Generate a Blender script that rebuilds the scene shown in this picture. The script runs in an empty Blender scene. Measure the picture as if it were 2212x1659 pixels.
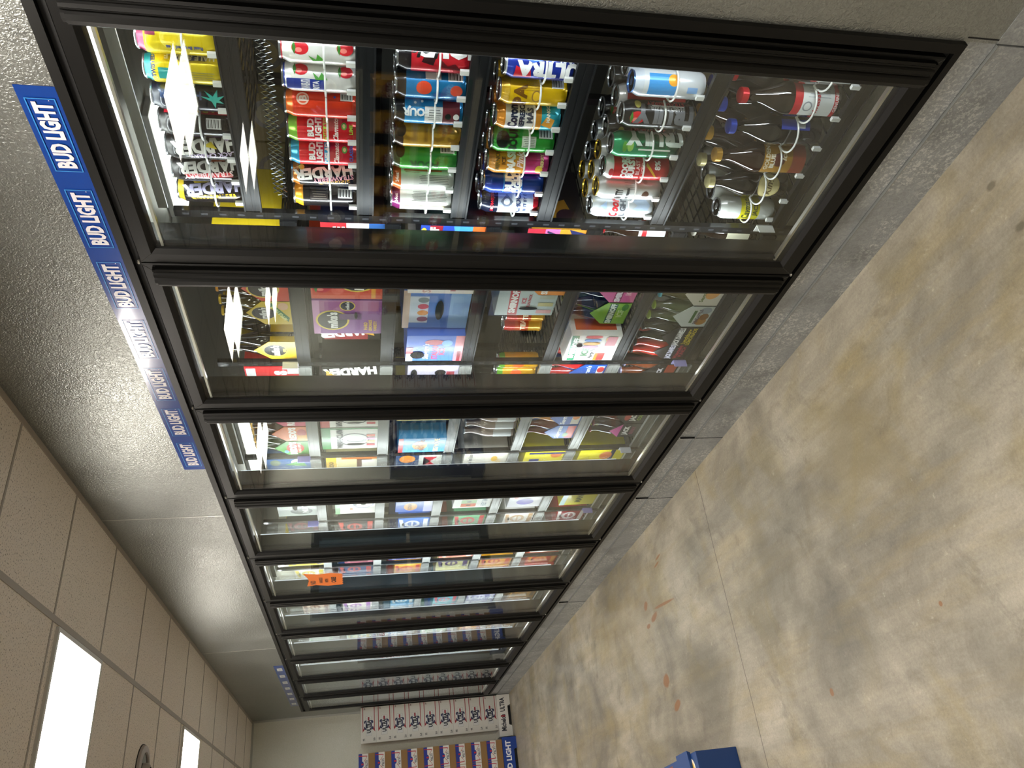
import bpy, bmesh, math, random
from mathutils import Vector, Matrix
random.seed(7)
R = math.radians
COL = bpy.context.scene.collection
SC = bpy.context.scene

# ------------------------------------------------------------------ camera, world, exposure
cam_d = bpy.data.cameras.new('camera')
cam = bpy.data.objects.new('camera', cam_d); COL.objects.link(cam)
fwd = Vector((0.51482084, 0.83426346, -0.19739297)); rgt = Vector((-0.11280483, -0.16232725, -0.98026779))
upv = Vector((0.84984385, -0.52692917, -0.01053949))
m = Matrix.Identity(4)
for i in range(3):
    m[i][0] = rgt[i]; m[i][1] = upv[i]; m[i][2] = -fwd[i]
m.translation = Vector((-1.45136, -0.91310, 1.58676))
cam.matrix_world = m
cam_d.sensor_width = 36; cam_d.sensor_fit = 'HORIZONTAL'; cam_d.lens = 1655.142 / 2212 * 36
cam_d.clip_start = 0.02; cam_d.clip_end = 100
SC.camera = cam
SC.view_settings.view_transform = 'Standard'; SC.view_settings.look = 'None'
SC.view_settings.gamma = 1; SC.view_settings.use_curve_mapping = False
SC.view_settings.exposure = 0.0
w = bpy.data.worlds.new('world'); SC.world = w; w.use_nodes = True
w.node_tree.nodes['Background'].inputs[0].default_value = (0.5, 0.6, 0.7, 1)
w.node_tree.nodes['Background'].inputs[1].default_value = 0.6
PANEL_E = 28.0      # ceiling troffers
LED_W = 7.0        # cooler mullion strips (watts each)
TUBE_E = 14.0      # walk-in ceiling fixtures
SC.cycles.transparent_max_bounces = 24

# ------------------------------------------------------------------ materials
def lin(h):
    h = h.lstrip('#'); h = ''.join(c * 2 for c in h) if len(h) == 3 else h; o = []
    for i in (0, 2, 4):
        c = int(h[i:i+2], 16) / 255
        o.append(c / 12.92 if c <= .04045 else ((c + .055) / 1.055) ** 2.4)
    return (*o, 1)
MC = {}
def mat(col, rough=.5, metal=0., coat=0., name=None, emit=0., spec=.5):
    key = (col, rough, metal, coat, emit, spec)
    if key in MC: return MC[key]
    mt = bpy.data.materials.new(name or 'm_' + col.strip('#')); mt.use_nodes = True
    b = mt.node_tree.nodes['Principled BSDF']
    b.inputs['Base Color'].default_value = lin(col); b.inputs['Roughness'].default_value = rough
    b.inputs['Metallic'].default_value = metal; b.inputs['Coat Weight'].default_value = coat
    b.inputs['Coat Roughness'].default_value = .08; b.inputs['Specular IOR Level'].default_value = spec
    if emit: b.inputs['Emission Color'].default_value = lin(col); b.inputs['Emission Strength'].default_value = emit
    MC[key] = mt
    return mt
class NT:
    def __init__(s, name):
        s.m = bpy.data.materials.new(name); s.m.use_nodes = True; s.t = s.m.node_tree
        s.b = s.t.nodes['Principled BSDF']; s.o = s.t.nodes['Material Output']
    def n(s, typ, ins=None, **kw):
        x = s.t.nodes.new(typ)
        for k, v in kw.items(): setattr(x, k, v)
        for k, v in (ins or {}).items():
            if isinstance(v, tuple) and len(v) == 2 and hasattr(v[0], 'outputs'): s.t.links.new(v[0].outputs[v[1]], x.inputs[k])
            elif hasattr(v, 'outputs'): s.t.links.new(v.outputs[0], x.inputs[k])
            else: x.inputs[k].default_value = v
        return x
    def link(s, a, k): s.t.links.new(a.outputs[0] if hasattr(a, 'outputs') else a, s.b.inputs[k])
    def ramp(s, fac, stops):
        r = s.n('ShaderNodeValToRGB', {0: fac}); e = r.color_ramp.elements
        while len(e) < len(stops): e.new(.5)
        for i, (p, c) in enumerate(stops):
            e[i].position = p; e[i].color = lin(c) if isinstance(c, str) else (c, c, c, 1)
        return r
    def mix(s, f, a, b, mode='MIX'):
        x = s.t.nodes.new('ShaderNodeMix'); x.data_type = 'RGBA'; x.blend_type = mode
        for i, v in ((0, f), (6, a), (7, b)):
            if hasattr(v, 'outputs'): s.t.links.new(v.outputs[2] if v.bl_idname == 'ShaderNodeMix' else v.outputs[0], x.inputs[i])
            elif isinstance(v, str): x.inputs[i].default_value = lin(v)
            else: x.inputs[i].default_value = v
        return x
    def math(s, op, a, b=0., c=0.):
        x = s.t.nodes.new('ShaderNodeMath'); x.operation = op
        for i, v in enumerate((a, b, c)):
            if hasattr(v, 'outputs'): s.t.links.new(v.outputs[0], x.inputs[i])
            elif hasattr(v, 'node'): s.t.links.new(v, x.inputs[i])
            else: x.inputs[i].default_value = v
        return x
    def out(s, mixn): return mixn.outputs[2]

def steel(name, col, emboss=.35, scale=260, dirt=False, rough=.36, metal=.55):
    t = NT(name); co = t.n('ShaderNodeTexCoord')
    mp = t.n('ShaderNodeMapping', {0: (co, 3)})
    no = t.n('ShaderNodeTexNoise', {'Vector': mp, 'Scale': scale * .55, 'Detail': 1.5, 'Distortion': 1.2})
    big = t.n('ShaderNodeTexNoise', {'Vector': mp, 'Scale': 3.0, 'Detail': 4})
    c = t.ramp(big, [(.35, col), (.7, col)])
    base = t.mix(.22, c, big, 'OVERLAY')
    base = t.mix(.30, base, no, 'OVERLAY')   # zinc spangle; also puts the emboss shading into the colour
    if dirt:
        sp = t.n('ShaderNodeTexNoise', {'Vector': mp, 'Scale': 95, 'Detail': 8, 'Roughness': .75})
        pa = t.n('ShaderNodeTexNoise', {'Vector': mp, 'Scale': 4.5, 'Detail': 3})
        f = t.math('MULTIPLY', t.ramp(sp, [(.51, 0.), (.57, 1.)]), t.ramp(pa, [(.42, 0.), (.56, .9)]))
        base = t.mix(f, t_out(t, base), '#c9ccc9')
        f2 = t.ramp(t.n('ShaderNodeTexNoise', {'Vector': mp, 'Scale': 7, 'Detail': 6}), [(.5, 0.), (.75, .45)])
        base = t.mix(f2, t_out(t, base), '#4a4b49')
    t.t.links.new(t.out(base), t.b.inputs['Base Color'])
    t.b.inputs['Metallic'].default_value = metal
    rr = t.ramp(big, [(.3, rough - .05), (.7, rough + .08)])
    t.link(rr, 'Roughness')
    bp = t.n('ShaderNodeBump', {'Height': no, 'Strength': emboss, 'Distance': .004})
    t.t.links.new(bp.outputs[0], t.b.inputs['Normal'])
    return t.m
class _o:
    pass
def t_out(t, mx): return mx

M_wall = steel('embossed_steel', '#949794', .5, 230, metal=.8, rough=.34)
M_wall2 = steel('embossed_steel_end', '#d8d9ce', .3, 200, metal=.05, rough=.6)
M_kick = steel('worn_galvanised', '#979b9c', .25, 160, dirt=True, metal=.4, rough=.42)
M_black = mat('#0a0a09', .42, 0, .0, 'black_anodised', spec=.22)
M_black2 = mat('#060605', .34, 0, .0, 'black_vinyl', spec=.25)
M_blackm = mat('#131312', .45, .0, 0, 'black_frame', spec=.3)
M_dark = mat('#050505', .7, 0, 0, 'dark_gap')
M_alu = mat('#b9b6ad', .35, .8, 0, 'spacer_bar')
M_tee = mat('#a79d92', .5, 0, 0, 'ceiling_tee')
M_white = mat('#e6e6e2', .5)
M_plastic = mat('#d9d9d6', .28, 0, .2, 'translucent_plastic')
M_soffit = mat('#d5d6d2', .35, .2, 0, 'white_soffit')
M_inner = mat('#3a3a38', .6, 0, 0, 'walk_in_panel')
M_railb = mat('#0c0d10', .5, .0, 0, 'dark_price_rail', spec=.2)
M_raila = mat('#8a8b88', .42, .3, 0, 'grey_price_rail')
M_deck = mat('#0d0e10', .6, .0, 0, 'shelf_deck', spec=.3)

def ceiling_mat():
    t = NT('acoustic_tile'); co = t.n('ShaderNodeTexCoord')
    v = t.n('ShaderNodeTexNoise', {'Vector': (co, 3), 'Scale': 150, 'Detail': 3, 'Roughness': .6})
    f = t.ramp(v, [(.36, 0.), (.42, 1.)])
    v2 = t.n('ShaderNodeTexNoise', {'Vector': (co, 3), 'Scale': 60, 'Detail': 6})
    c = t.mix(f, '#9c9186', '#ece2d7')
    c2 = t.mix(.15, c, v2, 'OVERLAY')
    t.t.links.new(t.out(c2), t.b.inputs['Base Color']); t.b.inputs['Roughness'].default_value = .95
    t.b.inputs['Specular IOR Level'].default_value = .1
    bp = t.n('ShaderNodeBump', {'Height': f, 'Strength': .4, 'Distance': .002})
    t.t.links.new(bp.outputs[0], t.b.inputs['Normal'])
    return t.m
M_ceil = ceiling_mat()

def floor_mat():
    t = NT('polished_concrete'); co = t.n('ShaderNodeTexCoord')
    pos = (co, 3)
    wob = t.n('ShaderNodeTexNoise', {'Vector': pos, 'Scale': 2.0, 'Detail': 3})
    n1 = t.n('ShaderNodeTexNoise', {'Vector': pos, 'Scale': 1.5, 'Detail': 7, 'Roughness': .62, 'Distortion': .7})
    n2 = t.n('ShaderNodeTexNoise', {'Vector': pos, 'Scale': 3.2, 'Detail': 5, 'Distortion': 1.0})
    mp = t.n('ShaderNodeMapping', {0: pos, 3: (1.0, .16, 1.0)})
    n3 = t.n('ShaderNodeTexNoise', {'Vector': mp, 'Scale': 14, 'Detail': 6, 'Roughness': .7})
    n4 = t.n('ShaderNodeTexNoise', {'Vector': pos, 'Scale': 110, 'Detail': 4, 'Roughness': .8})
    c = t.ramp(n1, [(.3, '#6f6a60'), (.47, '#928c7e'), (.6, '#a8a293'), (.78, '#b7b1a2')])
    c = t.mix(t.ramp(n2, [(.5, 0.), (.72, .55)]), c, '#8f8155')
    c = t.mix(t.ramp(t.n('ShaderNodeTexNoise', {'Vector': mp, 'Scale': 5, 'Detail': 7, 'Roughness': .65}), [(.52, 0.), (.7, .5)]), c, '#9c8a5a')
    c = t.mix(t.ramp(t.n('ShaderNodeTexNoise', {'Vector': pos, 'Scale': 4.2, 'Detail': 8, 'Roughness': .7, 'Distortion': 1.5}), [(.54, 0.), (.72, .6)]), c, '#665f52')
    c = t.mix(t.ramp(t.n('ShaderNodeTexNoise', {'Vector': pos, 'Scale': 26, 'Detail': 6, 'Roughness': .7}), [(.62, 0.), (.7, .35)]), c, '#cfc8b8')
    c = t.mix(.5, c, n3, 'OVERLAY')
    c = t.mix(.4, c, n4, 'OVERLAY')
    sx = t.n('ShaderNodeSeparateXYZ', {0: pos})
    dw = t.math('MULTIPLY', t.math('SUBTRACT', t.n('ShaderNodeTexNoise', {'Vector': pos, 'Scale': 9, 'Detail': 4}), .5), 1.2)
    def blob(cx, cy, rx, ry, ang, colr, strength=.85, edge=.25):
        nonlocal c
        ca, sa = math.cos(ang), math.sin(ang)
        dx = t.math('SUBTRACT', sx.outputs[0], cx); dy = t.math('SUBTRACT', sx.outputs[1], cy)
        u = t.math('DIVIDE', t.math('ADD', t.math('MULTIPLY', dx, ca), t.math('MULTIPLY', dy, sa)), rx)
        v = t.math('DIVIDE', t.math('SUBTRACT', t.math('MULTIPLY', dy, ca), t.math('MULTIPLY', dx, sa)), ry)
        d = t.math('SQRT', t.math('ADD', t.math('MULTIPLY', u, u), t.math('MULTIPLY', v, v)))
        d = t.math('ADD', d, dw)
        f = t.ramp(d, [(1 - edge, strength), (1.0, 0.)]) if edge < .5 else t.ramp(d, [(.2, strength), (1.0, 0.)])
        c = t.mix(f, c, colr)
    blob(-.62, 1.75, .35, .5, 0, '#5d584c', .5, .9)          # soft dark patches
    blob(-.95, 1.55, .25, .35, 0, '#57544c', .45, .9)
    blob(-.86, 2.68, .16, .35, 0, '#605c50', .45, .9)
    blob(-1.25, .85, .3, .2, 0, '#5e5a50', .4, .9)
    blob(-.45, 1.1, .3, .4, 0, '#8d7d50', .4, .9)
    blob(-.35, 3.7, .3, .9, 0, '#8e7a48', .35, .9)
    for a in [(-.37, 3.25, .022, .035, .3), (-.46, 3.16, .022, .065, .2), (-.479, 3.265, .014, .035, 0), (-.199, 2.93, .008, .05, .1), (-.225, 2.96, .008, .05, .1),
              (-.925, 3.09, .022, .06, .3), (-.789, 3.17, .035, .05, 0), (-.436, 2.98, .008, .17, -.1), (-1.121, 1.665, .016, .014, 0), (-1.007, .998, .009, .009, 0)]:
        blob(*a, '#8c5a2c', .8, .3)
    blob(-.155, .252, .014, .02, 0, '#4e483a', .6, .4); blob(-.304, .24, .014, .02, 0, '#4e483a', .6, .4)
    # control joints
    jw = t.math('MULTIPLY', t.math('SUBTRACT', wob, .5), .02)
    jw = t.math('ADD', jw, t.math('MULTIPLY', sx.outputs[0], .024))
    for yy in (2.24, 5.27, -.8):
        d = t.math('ABSOLUTE', t.math('ADD', t.math('SUBTRACT', sx.outputs[1], yy), jw))
        f = t.math('LESS_THAN', d, .0022)
        c = t.mix(t.math('MULTIPLY', f, .75), c, '#2c2822')
    t.t.links.new(t.out(c), t.b.inputs['Base Color'])
    rr = t.ramp(n1, [(.3, .34), (.7, .46)]); t.link(rr, 'Roughness')
    bp = t.n('ShaderNodeBump', {'Height': n4, 'Strength': .22, 'Distance': .002})
    t.t.links.new(bp.outputs[0], t.b.inputs['Normal'])
    t.b.inputs['Specular IOR Level'].default_value = .5
    return t.m
M_floor = floor_mat()

def glass_mat(name, f0=.04, tint=(.93, .95, .94, 1)):
    t = NT(name); t.t.nodes.remove(t.b)
    g = t.n('ShaderNodeNewGeometry')
    d = t.n('ShaderNodeVectorMath', {0: (g, 4), 1: (g, 1)}, operation='DOT_PRODUCT')
    a = t.t.nodes.new('ShaderNodeMath'); a.operation = 'ABSOLUTE'; t.t.links.new(d.outputs['Value'], a.inputs[0])
    p = t.math('POWER', t.math('SUBTRACT', 1., a), 5.)
    f = t.math('ADD', t.math('MULTIPLY', p, .55), f0 * .85)
    tr = t.n('ShaderNodeBsdfTransparent', {0: tint}); gl = t.n('ShaderNodeBsdfGlossy', {'Roughness': 0.0, 'Color': (1, 1, 1, 1)})
    mx = t.n('ShaderNodeMixShader', {0: f, 1: tr, 2: gl})
    t.t.links.new(mx.outputs[0], t.o.inputs[0])
    return t.m
M_glass = glass_mat('door_glass')

def emis(name, col, s):
    t = NT(name); t.t.nodes.remove(t.b)
    e = t.n('ShaderNodeEmission', {0: lin(col), 1: s}); t.t.links.new(e.outputs[0], t.o.inputs[0]); return t.m
M_panel = emis('lit_diffuser', '#fff6ea', PANEL_E)
M_tube = emis('lit_tube_cover', '#fffdf4', TUBE_E)

# ------------------------------------------------------------------ mesh helpers
class MB:
    def __init__(s): s.v = []; s.f = []; s.m = []; s.ms = []
    def mi(s, m):
        if m not in s.ms: s.ms.append(m)
        return s.ms.index(m)
    def box(s, x0, x1, y0, y1, z0, z1, m):
        if x0 > x1: x0, x1 = x1, x0
        if y0 > y1: y0, y1 = y1, y0
        if z0 > z1: z0, z1 = z1, z0
        b = len(s.v); k = s.mi(m)
        s.v += [(x, y, z) for x in (x0, x1) for y in (y0, y1) for z in (z0, z1)]
        for q in ((0,1,3,2), (4,6,7,5), (0,4,5,1), (2,3,7,6), (0,2,6,4), (1,5,7,3)):
            s.f.append([b + i for i in q]); s.m.append(k)
        return s
    def prism(s, pts, a0, a1, axis, m):
        """pts: 2D outline in the two other axes (cyclic order), extruded a0..a1 along axis"""
        b = len(s.v); n = len(pts); k = s.mi(m)
        def P(p, a): return (a, p[0], p[1]) if axis == 0 else ((p[0], a, p[1]) if axis == 1 else (p[0], p[1], a))
        s.v += [P(p, a0) for p in pts] + [P(p, a1) for p in pts]
        for i in range(n):
            j = (i + 1) % n; s.f.append([b + i, b + j, b + n + j, b + n + i]); s.m.append(k)
        s.f.append([b + i for i in range(n)][::-1]); s.m.append(k)
        s.f.append([b + n + i for i in range(n)]); s.m.append(k)
        return s
    def lathe(s, prof, m, seg=28, c=(0, 0, 0), zones=None):
        """prof: (r,z) list; zones: list of (z_from, material) sorted"""
        b = len(s.v); n = len(prof)
        for r, z in prof:
            for i in range(seg):
                a = 2 * math.pi * i / seg
                s.v.append((c[0] + r * math.cos(a), c[1] + r * math.sin(a), c[2] + z))
        for j in range(n - 1):
            zc = (prof[j][1] + prof[j+1][1]) / 2; mm = m
            for zf, zm in (zones or []):
                if zc >= zf: mm = zm
            k = s.mi(mm)
            for i in range(seg):
                i2 = (i + 1) % seg
                s.f.append([b + j*seg + i, b + j*seg + i2, b + (j+1)*seg + i2, b + (j+1)*seg + i]); s.m.append(k)
        for j, flip in ((0, True), (n - 1, False)):
            if prof[j][0] > 1e-5:
                q = [b + j*seg + i for i in range(seg)]
                s.f.append(q[::-1] if flip else q); s.m.append(s.mi(m) if not zones or flip else s.m[-1])
        return s
    def tube(s, path, r, m, seg=8, closed=False):
        P = [Vector(p) for p in path]; n = len(P); b = len(s.v); k = s.mi(m)
        for i, p in enumerate(P):
            a = P[(i - 1) % n] if (i > 0 or closed) else p; c = P[(i + 1) % n] if (i < n - 1 or closed) else p
            t = (c - a).normalized(); ref = Vector((0, 0, 1)) if abs(t.z) < .9 else Vector((1, 0, 0))
            u = t.cross(ref).normalized(); v = t.cross(u)
            for q in range(seg):
                an = 2 * math.pi * q / seg; s.v.append(tuple(p + r * (u * math.cos(an) + v * math.sin(an))))
        for i in range(n if closed else n - 1):
            i2 = (i + 1) % n
            for q in range(seg):
                q2 = (q + 1) % seg
                s.f.append([b + i*seg + q, b + i*seg + q2, b + i2*seg + q2, b + i2*seg + q]); s.m.append(k)
        if not closed:
            s.f.append([b + q for q in range(seg)][::-1]); s.m.append(k)
            s.f.append([b + (n-1)*seg + q for q in range(seg)]); s.m.append(k)
        return s
    def build(s, name, parent=None, smooth=False, bevel=0, loc=(0, 0, 0), kind=None):
        me = bpy.data.meshes.new(name); me.from_pydata(s.v, [], s.f)
        for mm in s.ms: me.materials.append(mm)
        me.polygons.foreach_set('material_index', s.m)
        bm = bmesh.new(); bm.from_mesh(me); bmesh.ops.recalc_face_normals(bm, faces=bm.faces)
        if bevel:
            bmesh.ops.bevel(bm, geom=[e for e in bm.edges], offset=bevel, segments=2, affect='EDGES', profile=.5)
        bm.to_mesh(me); bm.free()
        if smooth:
            me.polygons.foreach_set('use_smooth', [True] * len(me.polygons))
            me.set_sharp_from_angle(angle=R(40))
        o = bpy.data.objects.new(name, me); COL.objects.link(o)
        if parent: o.parent = parent
        else: o.location = loc
        if kind: o['kind'] = kind
        return o
def tag(o, label, cat, group=None, kind=None):
    o['label'] = label; o['category'] = cat
    if group: o['group'] = group
    if kind: o['kind'] = kind
    return o
def empty(name, loc=(0, 0, 0), rz=0):
    o = bpy.data.objects.new(name, None); o.empty_display_size = .05; COL.objects.link(o)
    o.location = loc; o.rotation_euler = (0, 0, rz); return o
def copy_tree(o, parent=None):
    c = o.copy(); COL.objects.link(c); c.parent = parent
    for ch in o.children: copy_tree(ch, c)
    return c
def struct(mb, name, **k): return mb.build(name, kind='structure', **k)

# ------------------------------------------------------------------ lettering and print
GC = {}
def glyphs(s, bold=.012):
    if (s, bold) in GC: return GC[(s, bold)]
    cu = bpy.data.curves.new('lettering', 'FONT'); cu.body = s; cu.offset = bold; cu.resolution_u = 2; cu.align_x = 'CENTER'
    ob = bpy.data.objects.new('lettering', cu)
    me = bpy.data.meshes.new_from_object(ob)
    vs = [(v.co.x / .7, (v.co.y - .35) / .7) for v in me.vertices]; fs = [list(p.vertices) for p in me.polygons]
    bpy.data.objects.remove(ob); bpy.data.meshes.remove(me); bpy.data.curves.remove(cu)
    GC[(s, bold)] = (vs, fs); return vs, fs
class Print:
    def __init__(s, w, h): s.e = []; s.w = w; s.h = h
    def poly(s, pts, c): s.e.append(([(p[0] * s.w, p[1] * s.h) for p in pts], [list(range(len(pts)))], c))
    def rect(s, u0, v0, u1, v1, c): s.poly([(u0, v0), (u1, v0), (u1, v1), (u0, v1)], c)
    def ell(s, cu, cv, ru, rv, c, n=20):   # radii as fractions of width
        s.e.append(([(cu*s.w + ru*s.w*math.cos(2*math.pi*i/n), cv*s.h + rv*s.w*math.sin(2*math.pi*i/n)) for i in range(n)], [list(range(n))], c))
    def text(s, t, cu, cv, hh, c, rot=0, bold=.03, sx=1., maxw=None, shear=0.):
        vs, fs = glyphs(t, bold)
        if not vs: return
        k = hh * s.h; wid = (max(v[0] for v in vs) - min(v[0] for v in vs)) * k * sx
        lim = (s.w if rot % 180 == 0 else s.h) * (maxw or .92)
        if wid > lim: sx *= lim / wid
        ca, sa = math.cos(R(rot)), math.sin(R(rot)); o = []
        for x, y in vs:
            x = (x + shear * y) * k * sx; y = y * k
            o.append((cu*s.w + x*ca - y*sa, cv*s.h + x*sa + y*ca))
        s.e.append((o, fs, c))
    def ops(s, L):
        for o in L:
            k, a = o[0], o[1:]
            if k == 'r': s.rect(*a)
            elif k == 'e': s.ell(*a)
            elif k == 'p': s.poly(*a)
            elif k == 't': s.text(*a[:5], **(a[5] if len(a) > 5 else {}))
        return s
    def build(s, name, parent, mapf, step=None, rough=.4, metal=0., lay=.00012, base=.0004, coat=0.):
        if not s.e: return None
        V = []; F = []; MI = []; ms = []; L = []
        for i, (vs, fs, c) in enumerate(s.e):
            mm = mat(c, rough, metal, coat)
            if mm not in ms: ms.append(mm)
            b = len(V); V += [(x, y, base + lay * i) for x, y in vs]
            for f in fs: F.append([b + q for q in f]); MI.append(ms.index(mm))
        me = bpy.data.meshes.new(name); me.from_pydata(V, [], F); me.polygons.foreach_set('material_index', MI)
        for mm in ms: me.materials.append(mm)
        if step:
            bm = bmesh.new(); bm.from_mesh(me); x = -1.0
            xs = [v[0] for v in V]; x = min(xs) + step
            while x < max(xs):
                bmesh.ops.bisect_plane(bm, geom=bm.verts[:] + bm.edges[:] + bm.faces[:], plane_co=(x, 0, 0), plane_no=(1, 0, 0)); x += step
            bm.to_mesh(me); bm.free()
        for v in me.vertices: v.co = mapf(v.co.x, v.co.y, v.co.z)
        o = bpy.data.objects.new(name, me); COL.objects.link(o); o.parent = parent
        return o
def front_map(x, yleft, z0):            # face looking toward -x ; text runs toward -y
    return lambda u, v, o: (x - o, yleft - u, z0 + v)
def south_map(y, x0, z0):               # face looking toward -y ; text runs toward +x
    return lambda u, v, o: (x0 + u, y - o, z0 + v)
def cyl_map(r, a0, z0, w):              # centre of print faces angle a0 measured from -x toward -y
    def f(u, v, o):
        a = a0 + (u - w / 2) / r
        return (-(r + o) * math.cos(a), -(r + o) * math.sin(a), z0 + v)
    return f

# ------------------------------------------------------------------ constants of the place
W = .78; NB = 10; L = 8.2; CZ = 2.72; ZB, ZT = .216, 2.192
ORD = ['first', 'second', 'third', 'fourth', 'fifth', 'sixth', 'seventh', 'eighth', 'ninth', 'tenth']
SHN = ['top', 'second', 'third', 'fourth', 'fifth', 'bottom']

# ------------------------------------------------------------------ room shell
struct(MB().box(-7, 3.2, -4.2, 14, -.12, 0, M_floor), 'floor')
cl = MB().box(-7, .02, -4.2, L + .05, CZ, CZ + .08, M_ceil)
struct(cl, 'ceiling')
tee = MB()
xs = [-.52 - .61 * i for i in range(11)]; ys = [1.628 + .6096 * i for i in range(-9, 11)]
for x in xs: tee.box(x - .012, x + .012, -4.2, L, CZ - .004, CZ + .001, M_tee)
for y in ys: tee.box(-7, -.0, y - .006, y + .006, CZ - .0025, CZ + .001, M_tee)
tee.box(-.022, 0, -4.2, L, CZ - .004, CZ + .001, M_tee)
struct(tee, 'trim_1')
# cooler wall (plane x = 0) with the opening for the glass doors
wl = MB(); th = .1
Y0, Y1 = -.032, NB * W + .012
wl.box(0, th, -4.2, Y0, .134, CZ, M_wall); wl.box(0, th, Y1, L, .134, CZ, M_wall)
wl.box(0, th, Y0, Y1, ZT, CZ, M_wall)
struct(wl, 'wall_right')
struct(MB().box(0, th, Y0, Y1, .134, ZB, M_kick), 'trim_2')
bb = MB(); bb.box(-.006, th, Y0 - .0, L - .0, 0, .131, M_kick); bb.box(-.009, 0, Y0, L, .131, .1328, mat('#8f9290', .4, .6))
bb.box(-.0015, th, -4.2, Y0 - .002, 0, .134, M_kick)
struct(bb, 'baseboard_right')
# vertical panel seams above the doors
sm = MB()
for y in (2.566, 5.12, 7.0 - 9.4): sm.box(-.0012, .001, y - .003, y + .003, ZT + .01, CZ, mat('#c4c6c0', .3, .5))
sm.box(-.0012, .001, Y0 - .012, Y0 - .009, 0, ZB, M_dark)
for y in (1.9, 2.56, 4.4): sm.box(-.0075, .0, y - .001, y + .001, 0, .2, M_dark)
struct(sm, 'trim_3')
# far wall with the glazed exit door; left and rear walls
fw = MB(); DX0, DX1 = -2.08, -1.02
fw.box(DX1, 3.2, L, L + .15, 0, CZ + .1, M_wall2); fw.box(-7, DX0, L, L + .15, 0, CZ + .1, M_wall2)
fw.box(DX0, DX1, L, L + .15, 2.14, CZ + .1, M_wall2)
struct(fw, 'wall_far')
struct(MB().box(-.02, 0, L - .006, L, .13, CZ, mat('#b9bbb6', .3, .5)).box(-6.9, 0, L - .012, L, CZ - .02, CZ, mat('#b9bbb6', .3, .5)), 'trim_4')
struct(MB().box(-7.1, -7, -4.2, L, 0, CZ, mat('#8b8a84', .7)), 'wall_left')
struct(MB().box(-7, .1, -4.3, -4.2, 0, CZ, mat('#8b8a84', .7)), 'wall_rear')
dr = empty('door_1', (DX0, L, 0)); dr['kind'] = 'structure'
f = MB(); dw = DX1 - DX0
for a, b in ((0, .07), (dw - .07, dw)): f.box(a, b, -.01, .09, 0, 2.14, M_blackm)
f.box(.07, dw - .07, -.01, .09, 2.05, 2.14, M_blackm); f.box(.07, dw - .07, -.01, .09, 0, .1, M_blackm)
f.build('door_frame', dr)
MB().box(.07, dw - .07, .03, .036, .1, 2.05, M_glass).build('glass_pane', dr)
MB().box(.1, dw - .1, -.06, -.035, .98, 1.02, M_alu).box(.12, .15, -.04, .0, .985, 1.015, M_alu).box(dw - .15, dw - .12, -.04, .0, .985, 1.015, M_alu).build('push_bar', dr)
# outside of the exit door: pale block wall across a drive
struct(MB().box(-7, 3, 13.4, 13.6, 0, 3.5, mat('#8fa0a6', .8)), 'wall_outside')
# second blue strip etc are vinyl banners -------------------------------------------------
def banner(y0, y1, z0, z1, n, label, style):
    b = empty('vinyl_banner', (0, (y0 + y1) / 2, z0)); tag(b, label, 'banner')
    Lb = y1 - y0; MB().box(-.0016, 0, -Lb/2, Lb/2, 0, z1 - z0, mat('#0d3f95', .22, 0, .5)).build('sheet', b)
    p = Print(Lb, z1 - z0); H = z1 - z0
    for i in range(n):
        cu = (i + .5) / n if style == 1 else (i + .5) / n
        if style == 1:
            hw = .39 / n
            for (a, c, d, e) in ((-hw, .14, hw, .17), (-hw, .83, hw, .86)): p.rect(cu + a, c, cu + d, e, '#3b8fdc')
            t = .0022 / Lb
            p.rect(cu - hw, .14, cu - hw + t, .86, '#3b8fdc'); p.rect(cu + hw - t, .14, cu + hw, .86, '#3b8fdc')
            p.text('BUD LIGHT', cu, .5, .44, '#e8e6ee', bold=.045, maxw=hw * 1.8, sx=.95)
            p.ell(cu + hw * .95, .3, .0012 / Lb, .0012 / Lb, '#e8e6ee', 8)
        else:
            p.rect(cu - .2 / n, .22, cu + .2 / n, .78, '#c9cdd0'); p.text('BUD', cu, .5, .18, '#9aa3ab', maxw=.3 / n)
    p.build('lettering', b, front_map(-.0016, Lb/2, 0), rough=.25, lay=.00006, base=.0002, coat=.3)
banner(.243, 2.07, ZT + .0015, 2.277, 7, 'long blue vinyl banner with white lettering above the three nearest doors', 1)
banner(5.70, 7.52, ZT + .006, 2.272, 7, 'faded blue banner with white squares above the farthest doors', 2)

# ------------------------------------------------------------------ ceiling troffers
def troffer(x0, y0, label):
    e = empty('ceiling_light', (x0 - .3, y0 + .29, CZ)); tag(e, label, 'ceiling light', 'square ceiling light panels')
    a = .29; f = MB()
    for q in ((-a, a, -a, -a + .018), (-a, a, a - .018, a), (-a, -a + .018, -a + .018, a - .018), (a - .018, a, -a + .018, a - .018)):
        f.box(q[0], q[1], q[2], q[3], -.012, .0, mat('#c9c6bf', .4))
    f.build('light_frame', e)
    MB().box(-a + .018, a - .018, -a + .018, a - .018, -.006, -.001, M_panel).build('diffuser', e)
RN = ['behind the camera', 'over the first door', 'over the fourth door', 'over the seventh door']
CN = ['beside the cooler wall', 'in the middle row', 'in the row farthest from the cooler']
for i, x in enumerate((-.53, -2.66, -4.84)):
    for j, y in enumerate((-2.59, -.15, 2.285, 4.73, 7.17)):
        if i == 0 and j == 4: continue
        troffer(x - (.04 if i else 0), y + (.12 if i else 0), 'square lit ceiling panel %s, %s' % (CN[i], ['behind the camera', 'level with the first door', 'level with the third door', 'level with the sixth door', 'level with the ninth door'][j]))
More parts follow.
